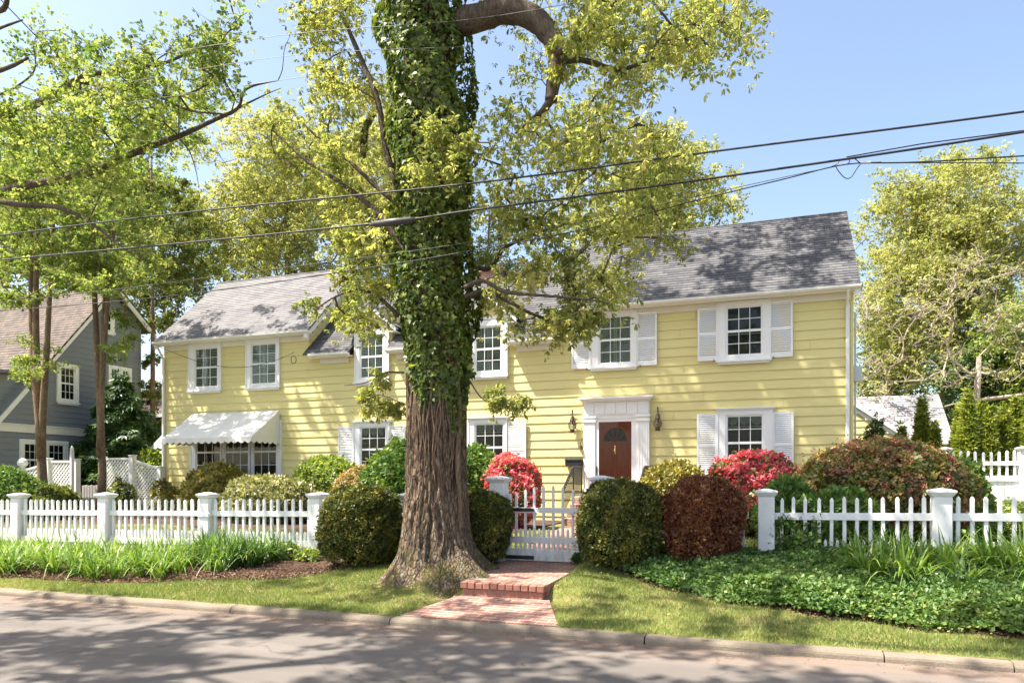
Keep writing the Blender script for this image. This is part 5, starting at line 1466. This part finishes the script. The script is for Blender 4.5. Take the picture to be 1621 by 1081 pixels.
bg("yellow-green tree directly behind the ivy-clad trunk", 520, 740, 110, 470, 38, m_maple, .38, 190, 1.3, 11, .18)
bg("yellow-green tree peeping out behind the right-hand foliage of the oak", 905, 1165, 215, 480, 37, m_maple, .35, 190, 1.2, 11, .18)
bg("leafy green tree at the far left, highest crown beside the picture edge", -140, 130, 190, 470, 27, m_spring, .3, 190, 1.05, 10, .16)
bg("light green tree behind the blue-grey roof, second from the left", 60, 300, 215, 480, 31, m_spring, .3, 190, 1.1, 10, .16)
bg("slender mid-green tree just left of the yellow house roof", 200, 330, 270, 560, 27, m_midleaf, .14, 120, .8, 9, .14, ttop=.95)
bg("thin mid-green tree rising behind the left end of the pale roof", 290, 430, 300, 520, 39, m_midleaf, .2, 80, 1.0, 10, .16, ttop=.95)
bg("tall thin tree standing over the chimney behind the middle roof", 690, 860, 260, 520, 42, m_midleaf, .22, 60, 1.1, 10, .17)
bg("large rounded yellow-green tree at the right beyond the garage", 1345, 1660, 238, 610, 38, m_maple, .5, 420, 1.1, 13, .135, gap=.02)
bg("pale green tree partly outside the right edge, beside the large rounded tree", 1560, 1800, 420, 700, 33, m_lime, .3, 100, 1.1, 11, .16)
bg("dark leafy tree low behind the garage roof", 1340, 1470, 480, 680, 44, m_midleaf, .3, 60, 1.3, 12, .18)
bg("dense dark green tree behind the arborvitae row", 1480, 1640, 520, 720, 35, m_hemlock, .3, 90, 1.0, 11, .15)
# bare-branched dogwood in front of them
dx, dcr = crown_from(1350, 1640, 430, 650, 31)
dw = thing("dogwood_tree", "nearly bare pale-branched tree in front of the large rounded tree", "tree", (W(1560, 700, 31).x, 31, .4))
tr = Tree(dw, m_palebark); x0 = W(1560, 700, 31).x
pts = [(x0, 31, .3), (x0-.1, 31, 2.5), (x0-.3, 31, 4.2), (x0-.2, 31, 6.2)]; b = MB(); b.tube(pts, [.2,.16,.13,.08], 9); b.build('trunk', m_palebark, dw, True); tr.poly(pts, [.2,.16,.13,.08])
P = wpx([(1650,621),(1600,627),(1560,632),(1525,636),(1490,645)], 31); limb(P, [.05,.07,.08,.055,.02], 7).build('limb', m_palebark, dw, True)
C = mask_clumps([(1352,470),(1420,430),(1560,400),(1640,430),(1640,600),(1500,620),(1360,640)], 120, 29, 33, .5, .9)
tr.grow(C, up=-.1, wig=.22, rt=.012, expo=.36); tr.leafage(C, T_FAN4, .11, 1, m_maple, twigs=7, tw=.010, droop=-.2)

def slim(label, px, Y, tops, r, regions, mat, n, fork, size=.085, per=8):
    x = W(px, 740, Y).x; zg = g(x, Y); t = thing("slender_tree", label, "tree", (x, Y, zg), "slender trees before the blue-grey house")
    tr = Tree(t, m_slim); b = MB()
    for k, tp in enumerate(tops):
        e = W(tp[0], tp[1], Y); s = Vector((x, Y, zg-.1)) if k == 0 else Vector((x, Y, zg + 1.6 + .3*k))
        pts = [s.lerp(e, u) + Vector((.07*math.sin(u*6+px+k*3), .06*math.cos(u*5+k), 0))*(1 if 0 < u < 1 else 0) for u in np.linspace(0, 1, 11)]
        rad = [r*(.8 if k else 1)*(1-.72*u) for u in np.linspace(0, 1, 11)]; rad[0] *= 1.2
        b.tube(pts, rad, 9); tr.poly(pts, rad)
    b.build('trunk', m_slim, t, True)
    C = np.concatenate([mask_clumps(P, int(n*w), Y-1.8, Y+1.5, .35, .65) for P, w in regions])
    tr.grow(C, up=.5, wig=.15, rt=.008, expo=.42, minz=3.4); tr.leafage(C, T_FAN6, size, per, mat, twigs=6, kz=.35, droop=.1, tw=.005)
slim("twin-stemmed slender tree nearest the left edge, before the blue-grey house", 65, 16.5, [(58,250),(88,300),(40,280)], .155,
     [([(-20,300),(140,300),(190,380),(150,470),(-20,480)], .8), ([(20,540),(100,530),(90,620),(30,600)], .08), ([(-10,180),(160,190),(140,300),(-10,300)], .35)], m_spring, 135, 3)
slim("slender leaning tree with several stems, right of the upper grey window", 158, 17.5, [(150,130),(190,170),(172,330)], .13,
     [([(60,90),(330,150),(330,240),(100,230)], .5), ([(110,330),(250,310),(260,400),(190,470),(110,440)], .8), ([(170,480),(215,470),(215,560),(170,570)], .12), ([(100,200),(240,230),(240,320),(110,320)], .3)], m_spring, 80, 3)
slim("single slender trunk close to the left corner of the yellow house", 243, 24.5, [(240,230)], .13,
     [([(200,290),(300,280),(330,420),(260,520),(200,500)], .9), ([(225,540),(258,540),(258,680),(228,680)], .2)], m_midleaf, 55, 1, .12)

# evergreen, arborvitae
def conifer(name, label, px, pyt, Y, rx, mat, n, T, size, group=None, droop=.3, tip=.06, pz=1.0, jag=.18):
    c = W(px, pyt, Y); zg = g(c.x, Y)-.02; h = c.z - zg
    t = thing(name, label, "evergreen", (c.x, Y, zg), group)
    b = MB(); b.tube([(c.x, Y, zg), (c.x, Y, zg+h*.5), (c.x, Y, zg+h*.96)], [.07, .045, .01], 7); b.build('trunk', m_slim, t)
    u = 1-np.sqrt(rng.random(n)*.985); a = rng.uniform(0, 2*math.pi, n)
    prof = np.clip((1-u)**pz*(.55+.45*np.clip(u*6, 0, 1)), tip*.3, 1)
    rr = rx*prof*(1 + jag*np.sin(a*3+u*19) + jag*.8*np.sin(a*5-u*31+2))*(1-np.minimum(rng.exponential(.12, n), .8))
    p = np.stack([c.x+rr*np.cos(a), Y+rr*np.sin(a), zg+u*h], 1)
    out = np.stack([np.cos(a), np.sin(a), 0*a], 1)
    dd = out + rng.normal(0, .35, (n, 3)) + np.array([0, 0, -droop]); nn = np.array([0, 0, 1.0]) + rng.normal(0, .4, (n, 3)) + out*.3
    scatter('crown', T, p, frames(dd, nn), size*rng.uniform(.6, 1.3, n), mat, t, .45 + .25*np.sin(a*4+u*25)*.6 + rng.normal(0, .2, n))
    return t
conifer("hemlock_tree", "dark green feathery evergreen standing between the lattice fences", 193, 585, 21.6, 1.75, m_hemlock, 5200, T_CON, .26, None, .25, .1, .75, .3)
k = 0
for px, py, Y, rx, lab in ((1460,626,22,.40,"tall single arborvitae in front of the garage roof"), (1480,668,21.6,.30,"small arborvitae tucked right of the tall single one"), (1427,672,22.5,.28,"small arborvitae just left of the green umbrella top"),
                      (1519,640,21.9,.33,"leftmost arborvitae of the row behind the white board fence"), (1532,614,20.7,.38,"tallest arborvitae of the row behind the white board fence"), (1553,632,21.9,.28,"arborvitae right of the tallest one in the row"), (1566,644,20.7,.30,"shorter arborvitae in the middle of the row"),
                      (1590,640,20.9,.32,"arborvitae with two tips near the right end of the row"), (1608,626,21.4,.36,"broad arborvitae near the right edge"), (1630,636,20.8,.38,"arborvitae cut by the right picture edge")):
    conifer("arborvitae", lab, px, py, Y, rx, m_arbor, 2600, T_CON, .15, "arborvitae by the board fence", -.9, .03, 1.0, .12)
conifer("juniper", "small dark pointed juniper against the yellow garage gable", 1389, 656, 24, .34, m_hemlock, 1300, T_CON, .13, "dark junipers by the garage", -1.2, .05, .6, .1)
conifer("juniper", "lower dark juniper beside the downspout corner", 1376, 672, 24, .25, m_hemlock, 900, T_CON, .13, "dark junipers by the garage", -1.2, .05, .6, .1)

# ------------------------------------------------------------------ shrubs
T_YEW = T_fan(T_simple(.22, .02), 5, -.35, 11, .5); T_SM = T_fan(T_simple(.4), 4, .0, 12, .6); T_LG = T_fan(T_simple(.3), 5, .15, 13, .5)
shrub("yew_shrub", "round clipped dark yew at the end of the left picket fence", "shrub", 571, 771, 9.62, .585, .56, m_yew, 15000, T_YEW, .046, .085, "clipped yews by the path", sq=2.7, depth=.045, belly=.5)
shrub("yew_shrub", "round clipped dark yew half hidden by the oak trunk, against the gate post", "shrub", 766, 780, 9.75, .36, .4, m_yew, 8000, T_YEW, .046, .12, "clipped yews by the path", sq=2.5, depth=.05, belly=.55)
shrub("yew_shrub", "large clipped green yew right of the garden gate", "shrub", 982, 765, 9.6, .535, .52, m_yew, 14000, T_YEW, .046, .10, "clipped yews by the path", sq=2.8, depth=.045, belly=.55)
shrub("barberry_shrub", "clipped copper-red barberry beside the green yew", "shrub", 1113, 757, 9.75, .505, .48, m_barberry, 13000, T_YEW, .05, .11, None, sq=2.7, depth=.05, belly=.6)
shrub("azalea_shrub", "red flowering azalea leaning over the gate post by the oak", "shrub", 808, 720, 16.6, .72, .7, m_azleaf, 2600, T_SM, .07, .12, "red azaleas at the house", (m_azpink, 5200, .068, -.2))
shrub("azalea_shrub", "red flowering azalea under the ground floor window right of the door", "shrub", 1190, 714, 15.6, 1.12, .9, m_azleaf, 5200, T_SM, .07, .12, "red azaleas at the house", (m_azpink, 7000, .07, .0))
shrub("azalea_shrub", "huge domed azalea with faded pink blossom at the house corner", "shrub", 1393, 695, 13.2, 1.34, 1.2, m_azleaf, 15000, T_SM, .062, .06, None, (m_azfade, 13000, .038, .0), True, .06, .45)
shrub("golden_shrub", "golden-green shrub under the awning window", "shrub", 345, 738, 18.6, 1.15, .9, m_golden, 5200, T_LG, .13, .16)
shrub("leucothoe_shrub", "cream and green variegated shrub behind the picket fence post", "shrub", 428, 755, 16.4, 1.55, .9, m_varieg, 7000, T_LG, .11, .10)
shrub("euonymus_shrub", "light green loose shrub left of the louvred shutters", "shrub", 522, 722, 18.4, 1.15, .8, m_lime, 6000, T_LG, .11, .16)
shrub("tan_azalea", "tan-pink faded shrub tucked between green shrubs left of the oak", "shrub", 572, 738, 16.6, .82, .8, m_tan, 6500, T_SM, .065, .08)
shrub("pieris_shrub", "large bright green mounded shrub behind the oak trunk", "shrub", 642, 705, 16.0, 1.05, .9, m_pieris, 7500, T_LG, .11, .12)
shrub("pieris_shrub", "bright green shrub showing right of the oak trunk, below the window", "shrub", 752, 712, 16.8, .8, .8, m_pieris, 5000, T_LG, .11, .12)
shrub("lime_shrub", "yellow-green shrub right of the front door steps", "shrub", 1064, 732, 17.2, .82, .7, m_golden, 4600, T_LG, .09, .12)
shrub("hydrangea_shrub", "fresh green big-leaved shrub behind the large domed azalea", "shrub", 1512, 733, 15.6, .52, .6, m_pieris, 2200, T_LG, .15, .18)
shrub("garden_shrub", "green leafy shrub inside the picket fence, below the red azalea", "shrub", 1250, 768, 12.0, .5, .5, m_pieris, 3600, T_LG, .10, .2)
shrub("garden_shrub", "low green shrub inside the right picket fence, under the domed azalea", "shrub", 1330, 775, 11.7, .6, .5, m_pieris, 3200, T_LG, .10, .2)
shrub("vine_shrub", "loose green vine shrub climbing through the right picket fence", "shrub", 1260, 806, 10.35, .42, .25, m_pachy, 900, T_LG, .085, .3)
shrub("boxwood", "small round light green boxwood before the board fence", "shrub", 1550, 797, 16.6, .36, .35, m_lime, 3000, T_SM, .05, .05, "boxwood balls by the board fence", depth=.04)
shrub("boxwood", "round boxwood nearest the right edge before the board fence", "shrub", 1596, 793, 16.6, .5, .4, m_lime, 3600, T_SM, .05, .05, "boxwood balls by the board fence", depth=.04)
shrub("boxwood", "boxwood cut by the right picture edge before the board fence", "shrub", 1634, 796, 16.6, .4, .4, m_lime, 3000, T_SM, .05, .05, "boxwood balls by the board fence", depth=.04)
shrub("rose_shrub", "loose green shrub at the far left, before the lattice fence", "shrub", 22, 745, 15.2, 1.0, .7, m_pieris, 3800, T_LG, .10, .2, "rose shrubs by the lattices")
shrub("rose_shrub", "loose rose shrub before the ball-topped lattice post", "shrub", 84, 772, 15.6, .6, .6, m_midleaf, 2600, T_LG, .09, .25, "rose shrubs by the lattices", (m_whitefl, 500, .05, .2))
shrub("rose_shrub", "rose shrub with white blooms at the dipping lattice fence", "shrub", 190, 764, 18.9, .5, .25, m_midleaf, 1500, T_LG, .10, .25, "rose shrubs by the lattices", (m_whitefl, 500, .07, .2))
shrub("laurel_shrub", "light green laurel behind the dipping lattice, under the end awning", "shrub", 236, 712, 21.5, .9, .7, m_lime, 2600, T_LG, .16, .15)
shrub("sapling_shrub", "thin yellowish twiggy shrub at the left corner of the yellow house", "shrub", 262, 762, 18.9, .45, .4, m_golden, 420, T_LG, .10, .3, core=.1)
shrub("hosta_plant", "dark leafy plant at the fence foot left of the oak trunk", "plant", 655, 848, 10.0, .30, .26, m_pieris, 150, T_oak(.4), .2, .2, core=.3)
shrub("low_plant", "pale green seedling clump on the mulch before the picket fence", "plant", 455, 862, 10.0, .25, .2, m_lime, 160, T_LG, .07, .2, core=.2)
shrub("low_plant", "small yellow-green seedlings between the corner post and the daylilies", "plant", 488, 868, 9.85, .2, .15, m_lime, 110, T_LG, .06, .2, core=.2)

# ------------------------------------------------------------------ daylilies, ground cover, grass, leaves, mulch chips
def blades(name, label, x, y, n_each, L0, L1, m, w=.011, arch=(.55, 1.05)):
    k = len(x); n = k*n_each; bx = np.repeat(x, n_each) + rng.normal(0, .035, n); by = np.repeat(y, n_each) + rng.normal(0, .035, n)
    bz = G(bx, by) - .01; az = rng.uniform(0, 2*math.pi, n); L = rng.uniform(L0, L1, n); sp = rng.uniform(.2, 1.0, n); hk = rng.uniform(.55, 1.25, n)
    S = np.linspace(0, 1, 7); V = []
    for s in S:
        hx = L*sp*(s**1.25); z = L*(1.0*s - .62*hk*s**2.6*sp*1.5); ww = w*(.75+.5*np.sin(math.pi*min(1, s*1.1)))*(1-s**3)+.0008
        for sg in (-1, 1):
            V.append(np.stack([bx + hx*np.cos(az) - sg*ww*np.sin(az), by + hx*np.sin(az) + sg*ww*np.cos(az), bz + np.maximum(z, .01)], 1))
    V = np.stack(V, 1); nv = V.shape[1]
    f = np.array([(2*i, 2*i+1, 2*i+3, 2*i+2) for i in range(6)])
    F = (f[None] + (np.arange(n)*nv)[:, None, None]).reshape(-1, 4)
    tint = np.repeat(np.clip(.5 + np.repeat(rng.normal(0, .15, k), n_each) + rng.normal(0, .18, n), 0, 1), nv)
    o = np_mesh(name, V.reshape(-1, 3), F, m, None, tint); tag(o, label, "daylilies", None, "stuff"); return o
xs = []; ys = []
for row, (off, hgt) in enumerate(((.35, 0), (.75, 0), (1.2, 0), (1.65, 0))):
    x = np.arange(-18, -7.75, .26) + rng.normal(0, .07, len(np.arange(-18, -7.75, .26))); y = bed_edge(x) + off + rng.normal(0, .08, len(x))
    kk = (y < 9.95) & ~((x > -8.3) & (y < 8.7)); xs.append(x[kk]); ys.append(y[kk])
blades("daylilies", "mass of arching light green daylily leaves along the left fence", np.concatenate(xs), np.concatenate(ys), 34, .42, .78, m_lily, .009)
m_lily2 = leafM("dark_daylily_leaves", [(0,(.035,.085,.014)),(.6,(.09,.18,.03)),(1,(.24,.30,.07))], .35, .07)
x = rng.uniform(-8.9, -7.35, 18); blades("daylilies", "taller deep green daylily leaves at the right end of the left bed", x, rng.uniform(8.85, 9.9, 18), 44, .5, .88, m_lily2, .0095)
x = np.concatenate([rng.uniform(.95, 1.75, 14), rng.uniform(1.75, 5, 34)]); blades("daylilies", "tall arching daylily leaves in front of the right picket fence", x, rng.uniform(9.0, 9.95, 48), 40, .45, .85, m_lily, .010)

n = 30000
x = rng.uniform(-2.6, 6.5, n); e = bed_edge(x); y = e + .04 + (10.5-e)*rng.random(n)
ok = (y < 10.4) & ~((np.hypot(x+2.24, y-10.2)) < .2); x, y = x[ok], y[ok]; n = len(x)
hgt = .06 + .14*np.clip((y-bed_edge(x))/.35, .15, 1)*rng.uniform(.55, 1.1, n) + .03*np.sin(x*4+y*3)
p = np.stack([x, y, G(x, y) + hgt], 1)
tag(scatter("ground_cover", T_fan(T_oak(.34), 6, .12, 21, .25), p, frames(rng.normal(size=(n, 3)), np.array([0, 0, 1.0]) + rng.normal(0, .3, (n, 3)) + np.array([0, -.25, 0])), rng.uniform(.035, .075, n), m_pachy, None,
            np.clip(.45 + .2*np.sin(x*2.1+1)*np.sin(y*3) + rng.normal(0, .2, n), 0, 1)), "dense glossy green ground cover on the bank below the right fence", "ground cover", None, "stuff")

def grass(name, x, y, h0, h1, w, m, label):
    n = len(x); z = G(x, y); az = rng.uniform(0, 2*math.pi, n); h = rng.uniform(h0, h1, n); ln = rng.normal(0, .55, (n, 2))*h[:, None]
    V = np.stack([np.stack([x - w*np.cos(az), y - w*np.sin(az), z-.004], 1), np.stack([x + w*np.cos(az), y + w*np.sin(az), z-.004], 1), np.stack([x + ln[:, 0], y + ln[:, 1], z + h], 1)], 1)
    patch = .5 + .28*np.sin(x*1.3+2*np.sin(y*1.7)) * np.sin(y*2.3+x*.6) + rng.normal(0, .2, n)
    o = np_mesh(name, V.reshape(-1, 3), np.arange(3*n).reshape(-1, 3), m, None, np.repeat(np.clip(patch, 0, 1), 3))
    return tag(o, label, "grass", None, "stuff")
n = 300000
x = rng.uniform(-17, 5.5, n); y = 7.17 + 2.9*rng.random(n)
e = np.where((x > -5.6) & (x < -2.45), 9.75, bed_edge(x)) + .03*rng.normal(0, 1, n)
pad = (x > np.interp(y, [7.19, 8.34, 10.4], [-3.9, -3.63, -3.75])) & (x < np.interp(y, [7.19, 8.34, 10.4], [-2.02, -2.47, -2.40]))
rt_ = np.hypot((x-OX)/1.0, (y-OY)/.95) < .78 + .12*np.sin(np.arctan2(y-OY, x-OX)*5)
bare = np.exp(-((x+3.75)/.45)**2 - ((y-8.2)/.35)**2) > rng.random(n)*.9
ok = (y < e) & ~pad & ~rt_ & ~bare
ok &= rng.random(n) < np.where(x < -9, .75, 1)
grass("grass", x[ok], y[ok], .018, .055, .0032, m_grass, "short sunlit turf of the strip between kerb and planting")
n = 80000
x = rng.uniform(-20, 6, n); y = 10.5 + 6*rng.random(n)**1.2
ok = ~((x > np.interp(y, [10.3, 17.1], [-3.8, -4.85])) & (x < np.interp(y, [10.3, 17.1], [-2.35, -3.2]))) & (y < np.where(x < -5.3, 14.6, 15.6))
grass("grass", x[ok], y[ok], .03, .09, .006, m_grass, "garden lawn inside the picket fence")
n = 2600
x = rng.uniform(-16, 5, n); y = rng.uniform(7.19, 7.3, n); y[700:1500] = 7.2 + 2.2*rng.random(800); x[1500:1900] = np.where(rng.random(400) < .5, -3.93, -2.0) + rng.normal(0, .05, 400); y[1500:1900] = rng.uniform(7.2, 8.3, 400)
x[1900:] = rng.uniform(-8, 0, 700); y[1900:] = bed_edge(x[1900:]) - .04
ok = (y < np.where((x > -5.6) & (x < -2.45), 9.75, bed_edge(x) + .05)) & ((x < -3.85) | (x > -2.0)) & (np.hypot(x-OX, y-OY) > .8)
grass("grass_tufts", x[ok], y[ok], .05, .12, .0035, m_grass, "longer grass tufts along the kerb, the path and the bed edges")
n = 500
x = OX + rng.normal(.15, .75, n); y = OY - .55 + rng.normal(0, .35, n); ok = (np.hypot(x-OX, y-OY) > .62) & (y > 7.25) & (y < 9.6) & ((x < -3.75) | (y > 8.4)); x, y = x[ok], y[ok]
zz = np.where((x > -3.7), G(x, y) + .12, G(x, y) + .012)
tag(scatter("leaf_litter", T_oak(.34), np.stack([x, y, G(x, y) + .012], 1), frames(rng.normal(size=(len(x), 3))*np.array([1, 1, .15]), np.array([0, 0, 1.0]) + rng.normal(0, .3, (len(x), 3))), rng.uniform(.015, .05, len(x)), m_dead), "brown litter on the soil round the foot of the oak", "leaves", None, "stuff")
n = 700
x = rng.uniform(-16, 5, n); y = 7.0 - rng.exponential(.09, n)
tag(scatter("gutter_litter", T_oak(.34), np.stack([x, y, 0*x + .006], 1), frames(rng.normal(size=(n, 3))*np.array([1, 1, .1]), np.array([0, 0, 1.0]) + rng.normal(0, .2, (n, 3))), rng.uniform(.006, .028, n), m_dead), "grit and dry leaf crumbs collected in the gutter", "leaves", None, "stuff")
n = 900
x = rng.uniform(-16, 5, n); y = np.where(rng.random(n) < .7, rng.uniform(7.2, 9.5, n), rng.uniform(2.5, 7, n)**1.0)
ok = rng.random(n) < np.where(y < 6.9, .25, .6); x, y = x[ok], y[ok]
zz = np.where(y < 7.0, .008, np.where(y < 7.19, .084, G(x, y) + .035))
tag(scatter("fallen_leaves", T_oak(.34), np.stack([x, y, zz], 1), frames(rng.normal(size=(len(x), 3))*np.array([1, 1, .15]), np.array([0, 0, 1.0]) + rng.normal(0, .2, (len(x), 3))), rng.uniform(.012, .05, len(x))*np.where(rng.random(len(x)) < .06, 1.6, 1), m_dead), "scattered dry leaves and crumbs on grass and road", "leaves", None, "stuff")
n = 26000
x = np.concatenate([rng.uniform(-17, -5.2, 17000), rng.uniform(-5.6, -3.8, 3000), rng.uniform(-2.4, 5, 6000)]); y = np.where((x > -5.5) & (x < -3.7), 9.75, bed_edge(x)) + rng.exponential(.5, n)
ok = y < 10.6; x, y = x[ok], y[ok]
tag(scatter("mulch_chips", T_simple(.22, .1), np.stack([x, y, G(x, y) + .028], 1), frames(rng.normal(size=(len(x), 3))*np.array([1, 1, .3]), np.array([0, 0, 1.0]) + rng.normal(0, .5, (len(x), 3))), rng.uniform(.02, .06, len(x)), m_mulchbit), "brown bark chips of the mulch bed along the fence", "mulch", None, "stuff")

# a far mass of woods closes the view between and beyond the houses
def woods(label, x0, x1, y0, y1, zt, n):
    x = rng.uniform(x0, x1, n); y = rng.uniform(y0, y1, n); z = .4 + (zt*(.75+.25*np.sin(x*.5)+.12*np.sin(x*1.7)))*rng.random(n)**.9
    tag(scatter("woods", T_FAN4, np.stack([x, y, z], 1), frames(rng.normal(size=(n, 3)), np.array([0, 0, 1.0]) + rng.normal(0, .6, (n, 3))), rng.uniform(.4, .8, n), m_midleaf), label, "woods", None, "stuff")
woods("far leafy woods behind the left houses", -75, -14, 46, 58, 9, 5200)
woods("far leafy woods behind the garage and the arborvitae", -4, 34, 52, 60, 8, 4200)
